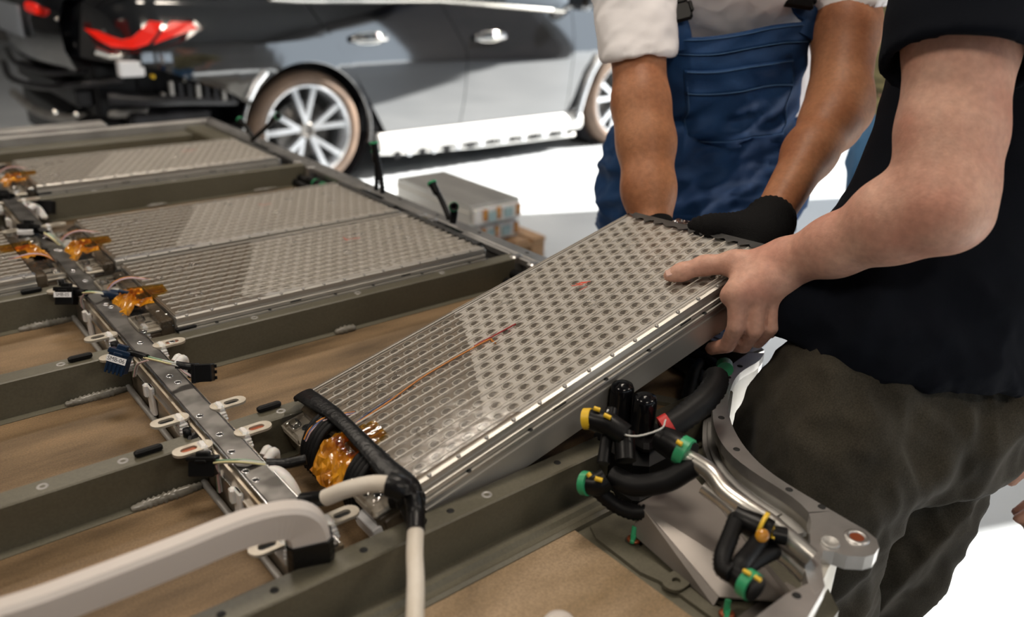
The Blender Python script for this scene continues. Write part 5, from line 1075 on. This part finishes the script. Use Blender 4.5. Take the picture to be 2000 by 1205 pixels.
bd.chain(ts, [.152, .155, .162], .03, BF, 1.28); bd.chain([s1, (s1 + s2) / 2 - [0, 0, .02], s2], [.072, .12, .072], .03); bd.rc(ch, bn - [0, 0, .02], .13, .07, .03)
bd.rc(ws + BU * .13 + [0, 0, .06], ch + BU * .15, .035, .04, .04)
bd.build('t_shirt', 'tshirt_white', B, 4, lambda V: folds(.005, 38, 21, (1, 1, .8))(V) + folds(.0015, 95, 22)(V))
# overalls: trousers + bib
bd = Body(.0055)
bd.chain([pc + [0, 0, .02], ws - [0, 0, .03]], [.172, .158], .04, BF, 1.22); bd.rc(pc - BU * .07, pc + BU * .07, .125, .125, .05)
bd.chain([lh] + ll[1:], [.115, .090, .075], .04); bd.chain([rh_] + rl[1:], [.115, .090, .075], .04)
bd.rc(pc + BF * .11 + [0, 0, .075] - BU * .12, pc + BF * .11 + [0, 0, .075] + BU * .12, .022, .022, .03)       # waistband roll
bb_ = Body(.0055)
def ov_disp(V):
    z = V[:, 2]; u_ = (V - pc) @ BU; w_ = np.clip((z - .80) / .12, 0, 1) * np.clip((1.06 - z) / .08, 0, 1)
    drape = np.sin((z - pc[2]) * 60 + np.abs(u_) * 26 + 1.2 * np.sin(u_ * 17)) * .009 * w_
    return drape + folds(.013, 36, 31, (.8, .8, 1.3))(V) + folds(.005, 80, 32, (.7, .7, 1.4))(V)
bd.build('overalls', 'denim_blue', B, 2, ov_disp)
# bib: curved shell in front of the chest
bib = [((1303, 72, 1.49), (1590, 38, 1.50)), ((1300, 120, 1.50), (1578, 95, 1.50)), ((1303, 165, 1.51), (1572, 145, 1.51)), ((1303, 215, 1.53), (1562, 195, 1.53)), ((1300, 255, 1.55), (1555, 235, 1.55)), ((1290, 285, 1.58), (1555, 270, 1.58))]
def bib_pt(u, v, off=0.0):
    k = min(int(v * 5), 4); f_ = v * 5 - k; L_ = D(*bib[k][0]) * (1 - f_) + D(*bib[k + 1][0]) * f_; R2 = D(*bib[k][1]) * (1 - f_) + D(*bib[k + 1][1]) * f_
    p = L_ * (1 - u) + R2 * u; bul = .050 * (1 - (2 * u - 1) ** 2); wr_ = .0045 * math.sin(17 * u + 5 * v + 3 * math.sin(9 * v)) * (0.35 + v) + .0055 * math.sin(22 * v + 6 * u + 2 * math.sin(7 * u)) * (.25 + 1.0 * v) + .003 * abs(math.sin(13 * u - 19 * v + 2 * math.sin(11 * u))) * (.4 + v)
    return p + BF * (bul + wr_ + off) - [0, 0, .004 * math.sin(u * 7)]
def bib_sheet(name, u0, u1, v0, v1, off, th, m, par, nu=30, nv=26):
    b = MB(); V = []; F = []; w = nv + 1
    for s_ in (0, 1):
        for i in range(nu + 1):
            for j in range(w): V.append(bib_pt(u0 + (u1 - u0) * i / nu, v0 + (v1 - v0) * j / nv, off - s_ * th))
    n = (nu + 1) * w
    for i in range(nu):
        for j in range(nv): a, b_, c_, d_ = i * w + j, (i + 1) * w + j, (i + 1) * w + j + 1, i * w + j + 1; F += [(d_, c_, b_, a), (n + a, n + b_, n + c_, n + d_)]
    for i in range(nu):
        for e in (0, nv): a, b_ = i * w + e, (i + 1) * w + e; F.append((a, b_, n + b_, n + a)[::(-1 if e else 1)])
    for j in range(nv):
        for e in (0, nu): a, b_ = e * w + j, e * w + j + 1; F.append((a, b_, n + b_, n + a)[::(1 if e else -1)])
    b.add(V, F, 0, True); return part(name, b, m, par)
bo = bib_sheet('bib', 0, 1, 0, 1, 0, .006, 'denim_blue', B); bib_sheet('bib_hem', 0.0, 1.0, 0.0, .14, .0025, .004, 'denim_blue', bo, 30, 5)
pk = bib_sheet('chest_pocket', .10, .86, .26, .92, .0035, .004, 'denim_blue', bo); bib_sheet('pocket_band', .10, .86, .26, .46, .006, .003, 'denim_blue', bo, 30, 6)
def stitch(pts): 
    b = MB(); b.tube(pts, .0009, 5); part('seam', b, 'stitch', bo)
stitch([bib_pt(u, .135, .004) for u in np.linspace(.01, .99, 30)]); stitch([bib_pt(u, .45, .0075) for u in np.linspace(.11, .85, 26)]); stitch([bib_pt(u, .275, .0075) for u in np.linspace(.11, .85, 26)])
stitch([bib_pt(.115, v, .005) for v in np.linspace(.27, .9, 20)] + [bib_pt(u, .9, .005) for u in np.linspace(.12, .84, 26)] + [bib_pt(.845, v, .005) for v in np.linspace(.9, .27, 20)]); stitch([bib_pt(u, .02, .004) for u in np.linspace(.01, .99, 30)])
# straps and buckles
def strap(pts, w, name='strap'):
    b = MB(); b.tube(smooth_path(pts), w, 8, flat=.16, up=tuple(BF)); return part(name, b, 'denim_blue', B)
strap([bib_pt(.085, .10, .004), bib_pt(.06, 0.0, .008) + UP * .01, D(1318, 30, 1.475), D(1300, -20, 1.48), D(1310, -120, 1.55)], .020); strap([bib_pt(.93, .10, .004), bib_pt(.95, .0, .008) + UP * .008, D(1562, 8, 1.475), D(1570, -50, 1.48), D(1560, -130, 1.55)], .020)
for c_, ang in ((D(1320, 26, 1.458), -.25), (D(1560, -2, 1.462), .15)):
    ex = RT * math.cos(ang) - UP * math.sin(ang); ey = UP * math.cos(ang) + RT * math.sin(ang); Rb = frame(ex, ey); b = MB()
    b.box(Vector(c_), (.056, .034, .011), bev=.004, rot=Rb); b.box(Vector(c_) + Rb @ Vector((0, .023, 0)), (.050, .018, .009), bev=.003, rot=Rb)
    for sx in (-1, 1): b.box(Vector(c_) + Rb @ Vector((sx * .028, .005, 0)), (.007, .020, .012), bev=.002, rot=Rb)
    part('buckle', b, 'black_plastic', B)
# fly placket on the overalls
# gloves
bd = Body(.004); g0 = w2_ - f2 * .005; bd.rc(w2_ + f2 * .010, w2_ + f2 * .060, .0395, .043, .01, UP, 1.0); dg = Lw(.60, -.045, -.03) - w2_; dg /= np.linalg.norm(dg)
hand_relaxed(bd, w2_ + f2 * .045, dg, -UP, -1, .008, 1.35, .3); bd.rc(w2_ + f2 * .05, Lw(.612, -.03, .002), .036, .022, .02); bd.rc(w2_ + f2 * .05, Lw(.612, .0, -.004), .03, .018, .02); bd.build('glove', 'glove', B, 2, lambda V: .0009 * np.sin((V - w2_) @ RT * 900 + 0))
bd = Body(.005); bd.rc(w1_ + f1 * .02, w1_ + f1 * .06, .040, .043, .01); hand_relaxed(bd, w1_ + f1 * .045, Lw(.62, .08, -.05) - w1_, -UP, 1, .008, 1.35, .3); bd.build('glove', 'glove', B, 2)
for l_ in (ll, rl): shoe(B, (l_[2][0], l_[2][1], 0), BF)

# ---- third person, mostly hidden: olive top and blue jeans
K = thing('person', 'person in olive top and blue jeans half hidden behind the black-shirted man', 'person', (2.42, 1.18, 0))
kp = D(1785, 300, 2.45); kc = D(1795, -20, 2.45); KF = np.array([-.77, .63, 0]); kn_ = kc + np.array([0, 0, .22]); kh = kn_ + np.array([-.02, .02, .14])
bd = Body(.009); bd.chain([kp, kc], [.12, .13], .03); bd.rc(kc, kn_, .10, .05, .03); bd.rc(kn_, kh, .05, .05, .02); hc = head(bd, kh + [0, 0, .06], KF)
ksl, ksr = kc - KF * 0 + np.array([.63, .77, 0]) * .18 + [0, 0, .12], kc - np.array([.63, .77, 0]) * .18 + [0, 0, .12]
for s_, dz in ((ksl, 0), (ksr, 0)):
    e_ = s_ + np.array([.02, -.02, -.28]); w_ = e_ + np.array([-.08, .07, -.22]); bd.chain([s_, e_, w_], [.05, .042, .028], .02); hand_relaxed(bd, w_, (-.2, .15, -1), KF, 1, .006)
kl = [kp + np.array([.06, .075, -.05]), kp + np.array([.02, .08, -.45]), np.array([kp[0] + .06, kp[1] + .08, .1])]; kr = [kp - np.array([.06, .075, .05]), kp + np.array([-.10, -.02, -.42]), np.array([kp[0] - .05, kp[1] - .07, .1])]
bd.chain(kl, [.08, .055, .04], .02); bd.chain(kr, [.08, .055, .04], .02); bd.build('body', 'skin_pale', K); hair(K, *hc)
bd = Body(.009); bd.chain([D(1790, 262, 2.45), D(1790, 120, 2.45), kc + [0, 0, .05]], [.135, .13, .145], .04); bd.chain([ksl, kc + [0, 0, .12], ksr], [.07, .11, .07], .04)
for s_ in (ksl, ksr): bd.rc(s_, s_ + np.array([.015, -.015, -.2]), .07, .07, .03)
bd.build('top', 'khaki', K, 2, folds(.008, 70, 41, (.5, .5, 1.6)))
bd = Body(.009); bd.rc(D(1790, 270, 2.45), kp, .14, .15, .04); bd.chain(kl, [.11, .085, .07], .04); bd.chain([D(1750, 330, 2.42)] + kr[1:], [.13, .085, .07], .04); bd.rc(D(1742, 300, 2.40), D(1735, 345, 2.40), .10, .10, .05); bd.build('jeans', 'jeans', K, 2, folds(.007, 55, 42))
shoe(K, (kl[2][0], kl[2][1], 0), KF); shoe(K, (kr[2][0], kr[2][1], 0), KF)

# ---- fourth person: only the fingers reach into the picture at the right edge
Q4 = thing('person', 'person at the right picture edge, only fingertips in view', 'person', (1.62, .02, 0))
w4 = D(2090, 905, 1.30); bd = Body(.005)
fd = [(1965, 938, 1.30)]
t0, t1, t2 = D(2035, 890, 1.30), D(1994, 915, 1.29), D(1974, 939, 1.285)
bd.chain([w4, t0, t1, t2], [.026, .018, .0125, .0100], .008)
for (x0, y0), (x1, y1), (x2, y2), dd in (((2050, 950), (2012, 985), (1985, 1000), 1.31), ((2060, 968), (2020, 1000), (1988, 1013), 1.29), ((2070, 985), (2036, 1018), (2008, 1032), 1.28), ((2082, 1000), (2052, 1030), (2030, 1042), 1.27)):
    bd.chain([w4, D(x0, y0, dd), D(x1, y1, dd), D(x2, y2, dd)], [.026, .0125, .0105, .0085], .005)
p4 = np.array([1.62, .02, .92]); c4 = p4 + [0.02, -.02, .38]; s4 = c4 + np.array([-.14, .13, .10]); e4 = s4 + np.array([.02, .0, -.30]); s5 = c4 + np.array([.14, -.13, .10]); e5 = s5 + np.array([.02, 0, -.28]); w5 = e5 + np.array([-.03, -.03, -.24])
bd.chain([s4, e4, w4], [.052, .042, .027], .02); bd.chain([s5, e5, w5], [.052, .042, .027], .02); hand_relaxed(bd, w5, (0, 0, -1), (-1, -1, 0), 1); bd.chain([p4, c4], [.13, .14], .03); n4 = c4 + [0, 0, .22]; bd.rc(c4, n4, .1, .05, .03); bd.rc(n4, n4 + [0, 0, .1], .05, .05, .02); hc = head(bd, n4 + [0, 0, .19], (-.7, .7, -.2))
lg4 = [[p4 + np.array([.06, -.06, -.05]), p4 + np.array([.06, -.06, -.45]), np.array([p4[0] + .06, p4[1] - .07, .1])], [p4 + np.array([-.06, .06, -.05]), p4 + np.array([-.06, .06, -.45]), np.array([p4[0] - .05, p4[1] + .05, .1])]]
for l_ in lg4: bd.chain(l_, [.08, .055, .04], .02)
bd.build('body', 'skin_pale', Q4); hair(Q4, *hc)
bd = Body(.009); bd.chain([p4, c4], [.15, .16], .04); bd.chain([s4, c4 + [0, 0, .1], s5], [.07, .1, .07], .04); bd.rc(s4, s4 + (e4 - s4) * .5, .07, .07, .03); bd.rc(s5, s5 + (e5 - s5) * .5, .07, .07, .03); bd.build('shirt', 'grey_cotton', Q4, 2, folds(.006, 55, 51))
bd = Body(.009); bd.rc(p4 + [0, 0, .02], p4 - [0, 0, .05], .145, .15, .04)
for l_ in lg4: bd.chain(l_, [.10, .085, .07], .04)
bd.build('trousers', 'trousers_dark', Q4, 2, folds(.006, 55, 52))
for l_ in lg4: shoe(Q4, (l_[2][0], l_[2][1], 0), (-.7, .7, 0))
